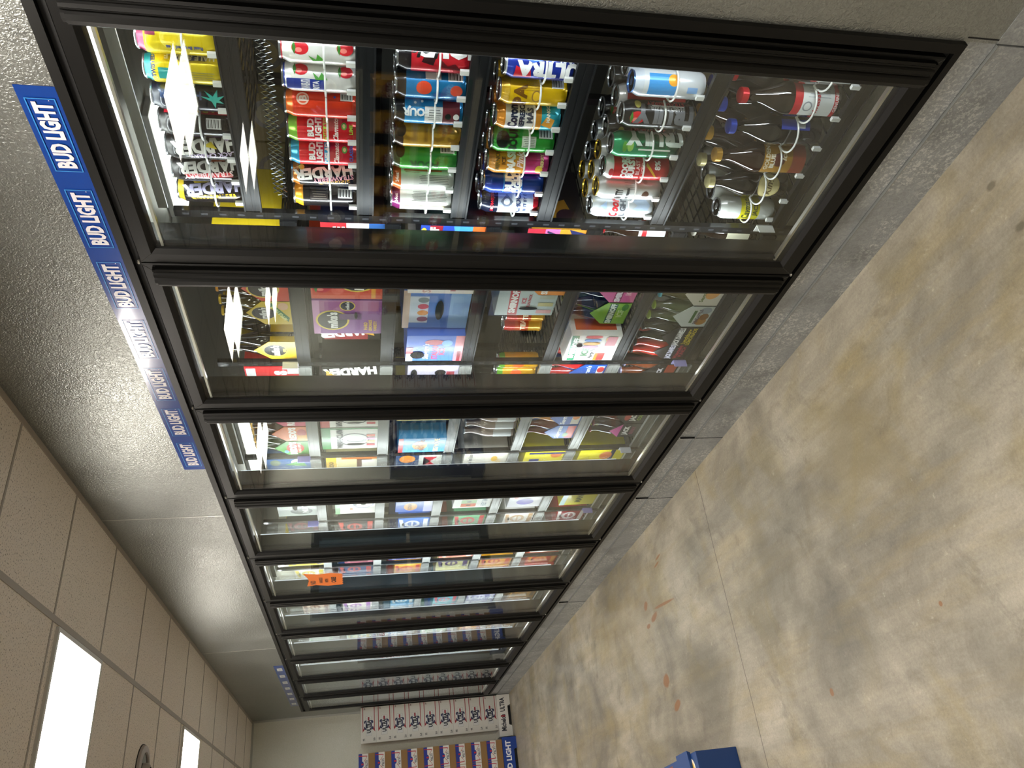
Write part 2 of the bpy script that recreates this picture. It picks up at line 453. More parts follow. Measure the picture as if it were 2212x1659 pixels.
# recessed ceiling speaker / camera
e = empty('ceiling_speaker', (-.885, 3.81, CZ)); tag(e, 'round white ceiling speaker with dark ring recess and centre post', 'ceiling speaker')
MB().lathe([(.12, 0), (.12, -.010), (.115, -.016), (.085, -.020), (.08, -.014), (.08, 0)], mat('#a89d94', .5), 40).build('trim_ring', e, smooth=True)
MB().lathe([(.124, 0), (.124, -.004), (.121, -.004)], M_dark, 40).build('dark_rim', e)  # thin dark ring around the trim
MB().lathe([(.0, -.012), (.08, -.012), (.08, -.004), (.0, -.004)], mat('#0c0b0b', .15, 0, .5), 40).build('recess', e, smooth=True)
MB().lathe([(.0, -.045), (.02, -.045), (.03, -.035), (.033, -.012), (.0, -.012)], mat('#a89d94', .4), 24).build('centre_cap', e, smooth=True)
MB().lathe([(.0, -.049), (.01, -.049), (.01, -.044), (.0, -.044)], M_dark, 16).build('lens', e)

# ------------------------------------------------------------------ cooler frame, doors
fr = empty('cooler_door_frame', (0, 0, ZB)); tag(fr, 'long black steel frame holding the row of ten glass cooler doors', 'door frame')
zt, hb = ZT - ZB, 0
MB().box(-.014, .10, Y0, Y1, zt - .022, zt, M_blackm).box(.0, .10, Y0 + .022, Y1 - .02, zt - .045, zt - .022, M_dark).build('head_rail', fr)
MB().box(-.014, .10, Y0, Y1, 0, .018, M_black).box(.0, .10, Y0 + .022, Y1 - .02, .018, .032, M_dark).build('sill_rail', fr)
MB().box(-.014, .10, Y0, Y0 + .024, .018, zt - .022, M_black).build('near_jamb', fr)
MB().box(-.014, .10, Y1 - .022, Y1, .018, zt - .022, M_blackm).build('far_jamb', fr)
mm = MB()
for k in range(0, NB + 1):
    yc = k * W
    a, b = (yc - .036, yc + .036) if 0 < k < NB else ((Y0 + .024, .04) if k == 0 else (yc - .036, Y1 - .022))
    o = MB().box(.032, .098, a, b, .032, zt - .045, mat('#11110f', .3, 0, .3))
    o.build('mullion', fr)
    if k < NB + 1:
        for zz in (.05, zt - .06): pass
sc = MB()
for k in range(1, NB):
    for zz in (.024, zt - .034):
        q = [( -.018, 0)]
        sc.lathe([(0, -.0), (.006, .0), (.007, .004), (.004, .007), (0, .008)], M_alu, 10, (-.006, k * W + .006, zz - .004))
sc.build('hinge_pins', fr, smooth=True)
for k in range(NB): # bright soffit behind the door head + added lamps
    pass
MB().prism([(.106, zt - .052), (.20, zt - .042), (.235, zt - .030), (.235, zt - .024), (.106, zt - .030)], .03, Y1 - .05, 1, M_soffit).build('inner_soffit', fr)
MB().prism([(.237, zt - .03), (.40, zt + .03), (.40, zt + .036), (.237, zt - .024)], .03, Y1 - .05, 1, mat('#8a8d8e', .3, .9)).build('brushed_baffle', fr)
for k in range(10):  # fill lamps added only to brighten the soffit
    if k in (1, 3): continue
    e = empty('soffit_fill_lamp', (.115, k * W + .4, ZT - .10)); tag(e, 'slim added fill lamp brightening the soffit behind the %s door' % ORD[k], 'lamp strip', 'added soffit lamps')
    MB().box(-.006, .0, -.30, .30, -.012, .012, mat('#e9ecef', .4)).build('lamp_body', e)
    ld = bpy.data.lights.new('head', 'AREA'); ld.shape = 'RECTANGLE'; ld.size = .56; ld.size_y = .012; ld.energy = 6.0 if k < 1 else 2.5; ld.color = (.97, .98, 1)
    lo = bpy.data.objects.new('led_lamp', ld); COL.objects.link(lo); lo.parent = e; lo.location = (.003, 0, 0)
    zx = -Vector((.6, 0, .8)).normalized(); xx = Vector((0, 1, 0)); yy = zx.cross(xx)
    lo.rotation_euler = Matrix((xx, yy, zx)).transposed().to_euler()

GY0, GY1 = .056, .729     # glass edges within one door
DZ0, DZ1 = .246, 2.150
def make_door():
    d = empty('cooler_door', (0, 0, DZ0)); H = DZ1 - DZ0
    D0, D1 = .003, .777; gz0, gz1 = .058, H - .048
    f = MB(); x0, x1 = -.016, .022
    def bar(y0, y1, z0, z1): f.box(x0, x1, y0, y1, z0, z1, M_blackm if z0 > H * .8 else M_black)
    # mitred members with a sloped inner lip
    def ring(yo0, yo1, zo0, zo1, yi0, yi1, zi0, zi1, xo, xi, m):
        b = len(f.v); k = f.mi(m)
        f.v += [(xo, y, z) for y, z in ((yo0, zo0), (yo1, zo0), (yo1, zo1), (yo0, zo1))] + [(xi, y, z) for y, z in ((yi0, zi0), (yi1, zi0), (yi1, zi1), (yi0, zi1))]
        for i in range(4): j = (i + 1) % 4; f.f.append([b+i, b+j, b+4+j, b+4+i]); f.m.append(k)
    MBk = mat('#0e0e0d', .4, .0, .0, 'door_black', spec=.22)
    ring(D0, D1, 0, H, D0, D1, 0, H, x1, x0 + .003, MBk)
    ring(D0, D1, 0, H, D0 + .003, D1 - .003, .003, H - .003, x0 + .003, x0, MBk)
    ring(D0 + .003, D1 - .003, .003, H - .003, GY0 - .014, GY1 + .014, gz0 - .014, gz1 + .014, x0, x0, MBk)
    ring(GY0 - .014, GY1 + .014, gz0 - .014, gz1 + .014, GY0 - .002, GY1 + .002, gz0 - .002, gz1 + .002, x0, -.006, MBk)
    ring(GY0 - .002, GY1 + .002, gz0 - .002, gz1 + .002, GY0 - .002, GY1 + .002, gz0 - .002, gz1 + .002, -.006, x1, M_dark)
    ring(GY0 - .002, GY1 + .002, gz0 - .002, gz1 + .002, D0, D1, 0, H, x1, x1, MBk)
    f.build('door_frame', d)
    ml = MB()
    for (ya, za, yb, zb) in ((D0 + .003, .003, GY0 - .014, gz0 - .014), (D1 - .003, .003, GY1 + .014, gz0 - .014), (D1 - .003, H - .003, GY1 + .014, gz1 + .014), (D0 + .003, H - .003, GY0 - .014, gz1 + .014)):
        ml.tube([(x0 - .0002, ya, za), (x0 - .0002, yb, zb)], .0006, mat('#3c3b38', .5), 6)
    ml.build('mitre_joint', d)
    def pane(x0_, x1_, bow, nm):      # sealed double glazing bows slightly inward
        P = MB(); n = 28; k = P.mi(M_glass)
        for xx in (x0_, x1_):
            for i in range(n + 1):
                t_ = i / n; o_ = bow * (1 - (2 * t_ - 1) ** 2)
                P.v += [(xx + o_, GY0, gz0 + (gz1 - gz0) * t_), (xx + o_, GY1, gz0 + (gz1 - gz0) * t_)]
        for q, fl in ((0, 1), (2 * (n + 1), 0)):
            for i in range(n):
                a_ = q + 2 * i; P.f.append([a_, a_ + 1, a_ + 3, a_ + 2]); P.m.append(k)
        P.build(nm, d, smooth=True)
    pane(-.004, -.001, .0026, 'outer_pane'); pane(.0125, .0155, -.0026, 'inner_pane')
    s = MB()
    for (a, b, c, e) in ((GY0, GY1, gz0 + .012, gz0 + .019), (GY0, GY1, gz1 - .019, gz1 - .012), (GY1 - .012, GY1 - .007, gz0 + .02, gz1 - .02)):
        s.box(.0005, .0125, a, b, c, e, M_dark if e - c > .1 else M_alu)
    s.build('spacer_bar', d)
    # ribbed full height pull
    y0 = .010; pts = [(x0, y0)]
    prof = [(0, 0), (-.012, .001), (-.014, .008), (-.010, .012), (-.010, .016), (-.016, .020), (-.018, .028), (-.013, .032), (-.013, .035), (-.020, .040), (-.022, .052), (-.019, .062), (-.012, .068), (0, .07)]
    h = MB().prism([(x0 + a, y0 + b) for a, b in prof], .028, H - .034, 2, M_black2)
    h.build('pull_handle', d, smooth=False)
    hb_ = MB().prism([(x0 + a * .86, y0 + .004 + b * .9) for a, b in prof], .018, .028, 2, M_black2).prism([(x0 + a * .86, y0 + .004 + b * .9) for a, b in prof], H - .034, H - .026, 2, M_black2)
    hb_.build('handle_cap', d)
    return d
d0 = make_door()
for k in range(NB):
    d = d0 if k == 0 else copy_tree(d0)
    d.location = (0, k * W, DZ0)
    tag(d, ('black framed glass cooler door, %s from the camera' % ORD[k]) if k else 'black framed glass cooler door nearest the camera', 'cooler door', 'glass cooler doors in one row')

# ------------------------------------------------------------------ walk-in room behind the doors
wi = MB(); X1 = 2.7
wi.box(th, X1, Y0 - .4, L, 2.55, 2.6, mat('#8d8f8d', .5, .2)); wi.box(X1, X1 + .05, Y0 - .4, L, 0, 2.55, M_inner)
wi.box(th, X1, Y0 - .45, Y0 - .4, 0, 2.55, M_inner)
struct(wi, 'wall_cooler_interior')
TL = [1.5, 4.5, 7.2]
for i, y in enumerate((1.98, 4.83, 5.46, 8.0)):
    e = empty('cooler_tube_light', (1.67 if i == 0 else 1.72, y, 2.55)); tag(e, 'short white tube light inside the cooler, %s' % ['seen through the first door', 'seen through the third door', 'just beyond the third door one', 'at the far end'][i], 'light fixture', 'tube lights inside the cooler')
    MB().box(-.07, .07, -.33, .33, -.03, 0, mat('#bdbdb8', .5)).build('housing', e, bevel=.005)
    MB().prism([(-.06, -.03), (.06, -.03), (.05, -.07), (.03, -.09), (-.03, -.09), (-.05, -.07)], -.29, .29, 1, M_tube).build('diffuser', e)
# LED strips on the back of the mullions (lamps of the cooler)
for k in range(NB + 1):
    yc = k * W + (.0 if k else .02)
    e = empty('led_strip', (.112, yc, .35)); tag(e, 'vertical lamp strip on the back of the %s' % ('near jamb' if k == 0 else 'post behind the %s door gap' % ORD[k-1] if k < NB else 'far jamb'), 'lamp strip', 'lamp strips on the door posts')
    MB().box(-.006, .0, -.012, .012, 0, 1.75, emis('led_cover_%d' % k, '#f2f6ff', 1.5)).build('lens_cover', e)
    for sgn in (-1, 1):
        if k == 0 and sgn < 0 or k == NB and sgn > 0: continue
        bay = k if sgn > 0 else k - 1
        ld = bpy.data.lights.new('led', 'AREA'); ld.shape = 'RECTANGLE'; ld.size = .02; ld.size_y = 1.7
        ld.energy = LED_W * {0: 1.1, 1: .6, 2: .5, 3: .45}.get(bay, .75); ld.color = (.93, .95, 1.0)
        lo = bpy.data.objects.new('led_lamp', ld); COL.objects.link(lo); lo.parent = e
        lo.location = (.004, .008 * sgn, .87)
        dirv = Vector((.62, .78 * sgn, 0)).normalized()
        # light -Z along dirv, local Y along world Z
        zx = -dirv; yy = Vector((0, 0, 1)); xx = yy.cross(zx)
        mt = Matrix((xx, yy, zx)).transposed(); lo.rotation_euler = mt.to_euler()

# ------------------------------------------------------------------ shelving
SH1 = [1.895, 1.582, 1.308, 1.043, .676, .262]
SH = [1.803, 1.50, 1.192, .868, .582, .266]
XS = .180
up = MB()
for k in range(NB + 1):
    yc = k * W + (.012 if k else .022)
    e = empty('shelf_upright', (XS, yc, 0)); tag(e, 'black slotted shelf post %s' % ('beside the near jamb' if k == 0 else 'between the shelves of the %s and next door' % ORD[k-1] if k < NB else 'at the far end of the shelves'), 'shelf post', 'slotted shelf posts')
    q = MB().box(0, .018, -.013, .013, .0, 2.09, mat('#101012', .3, .3, .3)).box(.6, .63, -.013, .013, .0, 2.09, mat('#101012', .3, .3, .3))
    s = q
    for i in range(40): s.box(-.0006, .0, -.0035, .0035, .1 + i * .05, .118 + i * .05, mat('#55565c', .3, .8))
    s.build('post', e)
def make_shelf(L_, rail, lanes, deckm):
    e = empty('cooler_shelf'); y0, y1 = .026, L_ - .012
    r = MB().box(-.006, .004, y0, y1, -.046, .002, rail).box(-.010, -.006, y0, y1, -.046, -.041, rail).box(-.009, -.006, y0, y1, -.003, .002, rail).box(-.0075, -.006, y0, y1, -.022, -.020, rail)
    r.build('price_rail', e)
    d = MB()
    n = 7
    for i in range(n + 1):
        x = .01 + i * .58 / n; d.box(x - .0022, x + .0022, y0, y1, -.008, -.003, deckm)
    for i in range(19):
        y = y0 + .01 + i * (y1 - y0 - .02) / 18; d.box(.005, .6, y - .0016, y + .0016, -.004, -.0005, deckm)
    d.box(.59, .6, y0, y1, -.03, 0, deckm); d.box(.004, .014, y0, y1, -.03, -.004, deckm)
    d.build('wire_deck', e)
    for yc, rr, zz in lanes:
        h = MB(); n = 12; P = []
        for i in range(n + 1):
            a = math.pi * (i / n) ; P.append((.034 + .028 - (rr + .006) * math.sin(a) - .02, -(rr + .004) * math.cos(a) + 0, zz))
        P = [(P[0][0] + .01, P[0][1], zz)] + P + [(P[-1][0] + .01, P[-1][1], zz)]
        P = [(p[0], p[1] + yc, p[2]) for p in P]
        h.tube(P, .0027, M_plastic, 6)
        hs = h.build('lane_stop', e, smooth=True)
        MB().box(.045 - rr - .008, .05 - rr - .004, yc + rr * .2 - .006, yc + rr * .2 + .006, -.002, .024, M_plastic).build('stop_tab', hs)
    return e
def lattice():  # invented wire strip standing in for a sparkling silver band
    e = empty('sparkle_wires', (XS + .03, 0, SH1[1] + .197)); q = MB(); P = []
    for r in range(3):
        P = [(.004 * (i % 2) + r * .010, .04 + i * .009, (i % 2) * .014 + r * .012) for i in range(80)]
        q.tube(P, .0021, mat('#c9ccd0', .15, 1.), 5)
    q.build('wire_mesh', e); return tag(e, 'thin silver wire strip added for sparkle above second-shelf cans behind nearest door', 'wire lattice')
lattice()
YL = [.268 + .079 * i for i in range(-1, 7)]
shelf_cache = {}
def put_shelf(b, j, rail, lanes=()):
    z = (SH1 if b == 0 else SH)[j]; key = (rail.name, len(lanes), tuple(lanes))
    if key in shelf_cache: s = copy_tree(shelf_cache[key])
    else: s = make_shelf(W, rail, lanes, M_deck); shelf_cache[key] = s
    s.location = (XS, b * W, z)
    tag(s, '%s %s shelf behind the %s door' % ('dark' if rail == M_railb else 'grey-fronted', SHN[j], ORD[b]), 'shelf', 'wire shelves inside the cooler')
for b in range(NB):
    for j in range(6):
        lanes = ()
        if b == 0:
            if j < 4: lanes = [(y, .037, .075) for y in YL]
            elif j == 4: lanes = [(y, .037, .085) for y in (.295, .395, .50, .585, .665, .742)]
            else: lanes = [(y, .047, .09) for y in (.22, .325, .43, .535, .64)] + [(.735, .037, .09)]
        put_shelf(b, j, M_railb if b < 2 else M_raila, lanes)

# ------------------------------------------------------------------ cans
def can_mat(c): return mat(c, .26, .35, .3)
M_lid = mat('#b9bcbf', .22, .9)
AC = R(38)
def make_can(spec, r=.0362, h=.178):
    e = empty('drink_can'); body = spec['c']; z = spec.get('z', [])
    b0 = can_mat(body)
    zo = [(zf * h, can_mat(c)) for zf, c in z]
    pr = [(.0265, .004), (.027, 0), (.0295, 0), (.0335, .008), (r, .017)]
    cuts = sorted([zf * h for zf, c in z if .12 < zf < .82]); pr += [(r, q) for q in cuts]
    pr += [(r, h - .027), (r - .001, h - .021), (.0292, h - .0085), (.0287, h - .005)]
    MB().lathe(pr, b0, 32, zones=zo).build('can_body', e, smooth=True)
    lm = mat(spec['lid'], .25, .85) if 'lid' in spec else M_lid
    MB().lathe([(.0287, h - .005), (.0298, h - .003), (.0298, h - .0005), (.029, h), (.0278, h - .0005), (.0272, h - .005), (.0262, h - .007), (.0255, h - .005), (0, h - .005)], lm, 32).build('lid', e, smooth=True)
    t = MB().lathe([(0, 0), (.007, 0), (.0075, .0008), (.007, .0015), (0, .0015)], lm, 14, (0.003, .006, h - .0045)); t.box(-.003, .009, -.010, .006, h - .0045, h - .0032, lm)
    t.build('tab', e, smooth=True)
    p = Print(.078, h); p.ops(spec.get('o', []))
    p.build('print', e, cyl_map(r, AC + spec.get('a', 0), 0, .078), step=.0045, rough=.28, metal=.15, coat=.3)
    return e
T = dict
def straw(cu, cv, s=.16): return [('e', cu, cv, s, s * 1.25, '#c81f2b'), ('e', cu - s * .3, cv + .02, s * .35, s * .5, '#ef8078'), ('p', [(cu - s, cv + .075), (cu, cv + .055), (cu + s, cv + .075), (cu + s * .3, cv + .1), (cu - s * .3, cv + .1)], '#3a7d2c')]
def bar(u0, v0, u1, v1, n=9): 
    o = [('r', u0, v0, u1, v1, '#e9e9e9')]
    for i in range(n):
        q = v0 + (v1 - v0) * (i + .25) / n; o.append(('r', u0 + .04, q, u1 - .04, q + (v1 - v0) / n * (.3 + .3 * (i % 2)), '#161616'))
    return o
def fine(u, v0, v1, c='#555555', n=4, du=.07):
    return [('t', 'Lorem ipsum dolor sit amet vodka soda'[:28 + i], u + i * du, (v0 + v1) / 2, .011, c, T(rot=90, bold=.0, maxw=v1 - v0)) for i in range(0)] + [('r', u + i * du, v0 + .01 * (i % 3), u + i * du + .015, v1 - .012 * ((i * 7) % 4), c) for i in range(n)]
CANS = [
 [ # shelf 1
  T(n='yellow tall can with maroon shoulder', c='#e8cf12', z=[(.90, '#7a1740')], o=[('e', .45, .55, .32, .32, '#f5df4a'), ('e', .45, .55, .2, .2, '#ecd018'), ('r', .62, .22, .82, .66, '#7a1740'), ('t', 'RASPBERRY', .72, .44, .075, '#efe2cf', T(rot=90, bold=.04)), ('t', 'Real Brewed Tea', .2, .4, .045, '#2b3c86', T(rot=90)), ('r', .5, .74, .6, .86, '#7a1740')]),
  T(n='yellow tall can with teal shoulder', c='#e8cf12', z=[(.90, '#157a78')], o=[('r', .1, .46, .45, .8, '#1d8d8a'), ('r', .7, .2, .9, .62, '#1c2f66'), ('t', 'HALF & HALF', .8, .4, .075, '#f0ead2', T(rot=90, bold=.04)), ('t', 'TWISTED', .5, .86, .05, '#1c2f66', T(bold=.04)), *fine(.14, .1, .42)]),
  T(n='black and navy tall can with teal pineapple', c='#0b1020', o=[('p', [(.35, .2), (.5, .36), (.45, .22), (.68, .3), (.5, .18), (.72, .12), (.48, .12), (.55, .02), (.4, .1), (.3, .04), (.32, .14), (.12, .16)], '#28a79c'), ('r', .1, .4, .8, .75, '#12204a'), ('t', 'HARDER', .5, .6, .1, '#20375e', T(rot=90, bold=.05)), ('r', .84, .1, .88, .5, '#28a79c')]),
  T(n='black tall can with red stripe and barcode', c='#131014', o=[('r', .74, 0.0, .86, .9, '#b4182c'), ('t', 'HARDER', .92, .4, .12, '#c9b23a', T(rot=96, bold=.04)), *bar(.28, .14, .62, .34), ('r', .1, .5, .5, .52, '#4a4a50'), ('r', .1, .56, .6, .57, '#4a4a50')]),
  T(n='black tall can with purple band and gold harp mark', c='#111014', o=[('r', .82, .05, 1., .8, '#5d2a80'), ('t', 'HARDER', .5, .42, .2, '#eceae4', T(rot=98, bold=.05)), ('p', [(.42, .26), (.66, .34), (.5, .46)], '#d8c222'), ('t', 'BLACK CHERRY', .2, .3, .07, '#c8b8d8', T(rot=98)), ('e', .8, .12, .08, .08, '#8d4bb0')]),
  T(n='black tall can with red strawberry ribbon', c='#141115', o=[('t', 'HARDER', .6, .42, .17, '#eceae4', T(rot=98, bold=.05)), ('p', [(.25, .1), (.42, .13), (.3, .8), (.14, .76)], '#c3232f'), ('t', 'STRAWBERRY', .28, .45, .08, '#f3dcdc', T(rot=97, bold=.03)), ('p', [(.8, .2), (.95, .3), (.85, .36), (1., .5), (.75, .42)], '#d6562a')]),
  T(n='black tall can with yellow lemonade ribbon', c='#141115', z=[(.88, '#d8b82a')], o=[('t', 'HARDER', .6, .42, .17, '#c9c4ea', T(rot=98, bold=.05)), ('p', [(.25, .1), (.42, .13), (.3, .8), (.14, .76)], '#c9a81e'), ('t', 'LEMONADE', .28, .45, .08, '#171310', T(rot=97, bold=.03)), ('p', [(.8, .5), (.95, .6), (.85, .66), (1., .8), (.75, .72)], '#e3c531')])],
 [ # shelf 2
  T(n='white and blue tall can with strawberries, nearest the handle', c='#eceae6', z=[(.9, '#27409a')], o=[*straw(.4, .68), *straw(.65, .25), ('r', .0, .3, .16, .95, '#2c44a0')]),
  T(n='white tall can with two strawberries and green leaves', c='#eeece8', z=[(.92, '#c22b3a')], o=[*straw(.45, .72, .2), *straw(.5, .14, .2), ('p', [(.1, .4), (.3, .5), (.12, .52), (.25, .62), (.05, .56)], '#4f9b35'), ('r', .9, .15, .97, .85, '#33499b')]),
  T(n='white tall can with blue panel and strawberries', c='#efedea', z=[(.92, '#27409a')], o=[('r', .02, .42, .4, .93, '#22368f'), ('t', 'STRAW-BER-RITA', .2, .68, .11, '#eceaf2', T(rot=0, bold=.04, maxw=.38)), ('t', 'RITA', .2, .54, .08, '#eceaf2', T(bold=.04, maxw=.3)), *straw(.68, .74, .18), *straw(.66, .14, .18), ('p', [(.4, .38), (.6, .46), (.45, .5), (.6, .58), (.38, .54)], '#4f9b35')]),
  T(n='plain orange-red tall can with round crest', c='#e23a17', z=[(.9, '#e86a1c')], o=[('e', .62, .74, .2, .2, '#e9c3b0'), ('e', .62, .74, .15, .15, '#d8553a'), ('t', 'B', .62, .74, .1, '#efe0d8', T(bold=.05)), *bar(.6, .05, .85, .22), ('e', .7, .3, .04, .04, '#27409a')]),
  T(n='red tall can with green shoulder and lime wedge', c='#d8232b', z=[(.84, '#86c23c')], o=[('t', 'BUD', .5, .66, .085, '#f4f2f0', T(bold=.05, sx=1.1)), ('t', 'LIGHT', .5, .55, .085, '#f4f2f0', T(bold=.05)), ('r', 0.02, .40, .98, .48, '#a9cf3f'), ('t', 'CHELADA', .5, .44, .06, '#d8232b', T(bold=.04)), ('t', 'Clamato.', .5, .3, .07, '#f4e9e4', T(shear=.3)), ('e', .6, .18, .12, .09, '#57a33a'), ('e', .6, .18, .07, .05, '#e8e0a0'), ('t', 'LIME', .5, .08, .05, '#a9cf3f', T(bold=.03))]),
  T(n='red tall can with blue shoulder and lime wedge', c='#d8232b', z=[(.84, '#2a9bc9')], o=[('t', 'BUD', .5, .66, .085, '#f4f2f0', T(bold=.05, sx=1.1)), ('t', 'LIGHT', .5, .55, .085, '#f4f2f0', T(bold=.05)), ('r', 0.02, .40, .98, .48, '#2a9bc9'), ('t', 'CHELADA', .5, .44, .06, '#f0e8e8', T(bold=.04)), ('t', 'Clamato.', .5, .3, .07, '#f4e9e4', T(shear=.3)), ('e', .6, .18, .12, .09, '#57a33a'), ('e', .6, .18, .07, .05, '#e8e0a0'), ('t', 'CLASSIC', .5, .08, .05, '#3a62c0', T(bold=.03))]),
  T(n='black tall can with orange flash and pink ribbon', c='#161114', z=[(.9, '#b56a1c')], o=[('t', 'HARDER', .55, .5, .16, '#efede8', T(rot=98, bold=.05)), ('p', [(.18, .1), (.32, .12), (.2, .6), (.06, .58)], '#d9a43a'), ('t', 'PINEAPPLE', .19, .36, .08, '#2a1c14', T(rot=98, bold=.03)), ('t', 'STRAWBERRY', .34, .36, .07, '#e8a5b4', T(rot=98)), ('p', [(.86, .3), (1., .1), (.96, .86), (.82, .84)], '#e0862a'), ('e', .72, .84, .1, .1, '#d8b030')]),
  T(n='black tall can with orange shoulder and barcode', c='#171213', z=[(.86, '#e29a1e')], o=[*bar(.4, .08, .75, .3), ('r', .3, .46, .8, .74, '#2b2524'), *fine(.36, .48, .72, '#8c8478', 5, .08)])],
 [ # shelf 3
  T(n='red and black camouflage tall can nearest the handle', c='#9e1722', z=[(.82, '#181214')], o=[('p', [(.1, .2), (.3, .3), (.2, .42), (.4, .6), (.1, .56)], '#3a0f14'), ('t', 'FOUR', .4, .4, .2, '#e8e6e4', T(rot=90, bold=.06))]),
  T(n='red and black camouflage tall can with white lettering', c='#c41f2c', z=[(.8, '#171114')], o=[('p', [(.05, .1), (.3, .2), (.2, .3), (.45, .42), (.15, .38)], '#5a1118'), ('p', [(.2, .5), (.5, .46), (.6, .6), (.3, .66)], '#2a0d12'), ('p', [(.5, .1), (.7, .2), (.6, .3)], '#5a1118'), ('t', 'FOUR', .78, .3, .26, '#eeeceb', T(rot=90, bold=.07)), ('t', 'Loko', .62, .66, .16, '#111111', T(rot=90, bold=.05, shear=.3))]),
  T(n='blue tall can with orange splashes', c='#1f7bb8', z=[(.84, '#141a22')], o=[('e', .35, .6, .22, .25, '#d8492c'), ('e', .3, .14, .18, .2, '#c94a34'), *bar(.6, .05, .9, .26), ('r', .62, .36, .85, .58, '#cfd6da'), ('e', .15, .4, .1, .16, '#1b4f92')]),
  T(n='light blue tall can with white stars', c='#2f97d8', z=[(.86, '#1c1d22')], o=[('r', .0, 0.05, 1., .3, '#6a2630'), ('r', .0, .3, .6, .56, '#e5e6e6'), *fine(.08, .32, .54, '#38404a', 6, .08), ('e', .3, .22, .1, .1, '#141414'), ('e', .3, .1, .1, .1, '#e9e9e9'), ('r', .8, .05, .88, .85, '#1c56a8'), ('e', .7, .7, .05, .05, '#f2f4f6', 5), ('e', .55, .78, .05, .05, '#f2f4f6', 5), ('e', .75, .6, .05, .05, '#f2f4f6', 5), ('t', 'FOUR', .4, .68, .1, '#f0f2f4', T(rot=90, bold=.05))]),
  T(n='gold tall can with large outlined lettering', c='#b88d2c', z=[(.86, '#3c2a16')], o=[('t', 'GOLD', .55, .42, .27, '#8a6418', T(rot=90, bold=.03)), ('e', .6, .88, .22, .16, '#181410')]),
  T(n='bright green tall can with black splash', c='#3f9a3a', z=[(.9, '#1f3a1e')], o=[('t', 'FOUR', .2, .5, .12, '#1c4a1c', T(rot=90, bold=.04)), ('e', .7, .88, .26, .16, '#121612'), *bar(.65, .04, .9, .26)]),
  T(n='pale tall can with orange shoulder', c='#d9dad5', z=[(.86, '#c2622a')], o=[*fine(.3, .08, .56, '#3b3b3b', 6, .06), ('t', '24oz', .5, .91, .05, '#f2e6da', T(bold=.04)), ('r', .75, .2, .8, .8, '#c2622a'), *fine(.7, .55, .78, '#a43a2a', 3, .06)]),
  T(n='pale tall can with purple shoulder', c='#dcdcd6', z=[(.86, '#6d1f57')], o=[*fine(.4, .08, .66, '#333333', 7, .055), ('t', '24oz', .5, .91, .05, '#f2e6da', T(bold=.04)), ('r', .08, .1, .2, .8, '#e7e4b4')])],
 [ # shelf 4
  T(n='blue tall can mostly hidden by the handle', c='#1b3fae', o=[('t', 'ULTRA', .5, .4, .2, '#f2f2f4', T(rot=90, bold=.05))]),
  T(n='royal blue tall can with red ribbon', c='#1a34a0', z=[(.93, '#c9ccd4')], o=[('p', [(.0, .6), (.4, .64), (.3, .74), (.4, .84), (.0, .86)], '#c9202f'), ('t', 'ULTRA', .3, .36, .2, '#f2f2f4', T(rot=90, bold=.06)), ('t', 'Michelob', .68, .36, .13, '#e9ebf4', T(rot=90, bold=.02, shear=.35)), ('p', [(.6, .7), (.9, .2), (.84, .1), (.5, .6)], '#3b6fd8')]),
  T(n='golden yellow tall can with brown line drawing', c='#e3b90c', z=[(.86, '#c9a01a')], lid='#a9a9a6', o=[('t', 'IPA', .22, .7, .18, '#6b4a10', T(bold=.05)), ('e', .3, .46, .2, .16, '#8a6420'), ('e', .3, .46, .16, .12, '#e3b90c'), *bar(.6, .06, .95, .24), *fine(.5, .35, .7, '#a8860e', 5, .07)]),
  T(n='white tall can with orange shoulder and teal base', c='#e6e4dd', z=[(.0, '#35b0c4'), (.3, '#e39a34'), (.42, '#e6e4dd'), (.86, '#dd8f2a')], o=[('t', 'Corona', .5, .74, .13, '#1c2740', T(bold=.05, maxw=.95)), ('t', 'REFRESCA', .5, .6, .075, '#1c2740', T(bold=.05, maxw=.95)), ('t', 'MÁS', .5, .48, .085, '#1c2740', T(bold=.05)), ('p', [(.2, .3), (.5, .22), (.4, .1), (.05, .14)], '#e8a33c'), ('t', 'MANGO', .6, .2, .05, '#f2efe2', T(bold=.04))]),
  T(n='green tall can with black splash and barcode', c='#2d9a34', z=[(.92, '#1d5a24')], o=[('e', .45, .82, .32, .24, '#10140f'), ('t', 'SOUR', .5, .66, .12, '#0e2410', T(bold=.05)), ('r', .2, .3, .6, .52, '#c9d6c4'), *fine(.24, .31, .5, '#333333', 6, .06), *bar(.55, .04, .88, .26)]),
  T(n='orange and pink tall can with raspberries', c='#d9982a', z=[(.0, '#d8468c'), (.38, '#dc962c'), (.9, '#c98a3a')], o=[('t', 'SMIRNOFF', .5, .84, .07, '#5a4a1c', T(bold=.03)), ('t', 'ICE', .5, .74, .06, '#4a3a18', T(bold=.03)), ('t', 'SMASH', .5, .62, .12, '#efece4', T(bold=.06, maxw=1.)), ('t', 'Pink', .55, .48, .1, '#f2d4dc', T(shear=.3)), ('e', .6, .32, .24, .26, '#b52a64'), ('e', .2, .16, .18, .14, '#e0c03c'), ('t', 'BERRY', .55, .12, .05, '#f4e9a0', T(bold=.03))]),
  T(n='deep blue tall can with white block lettering', c='#123c94', o=[('t', 'BUD', .5, .58, .13, '#f2f4f8', T(bold=.06, maxw=.95)), ('t', 'LIGHT', .5, .44, .13, '#f2f4f8', T(bold=.06, maxw=.95)), ('r', .04, .66, .96, .675, '#3f93e0'), ('r', .0, .05, .4, .34, '#1a2c6a'), ('r', .04, .36, .96, .368, '#3f93e0')]),
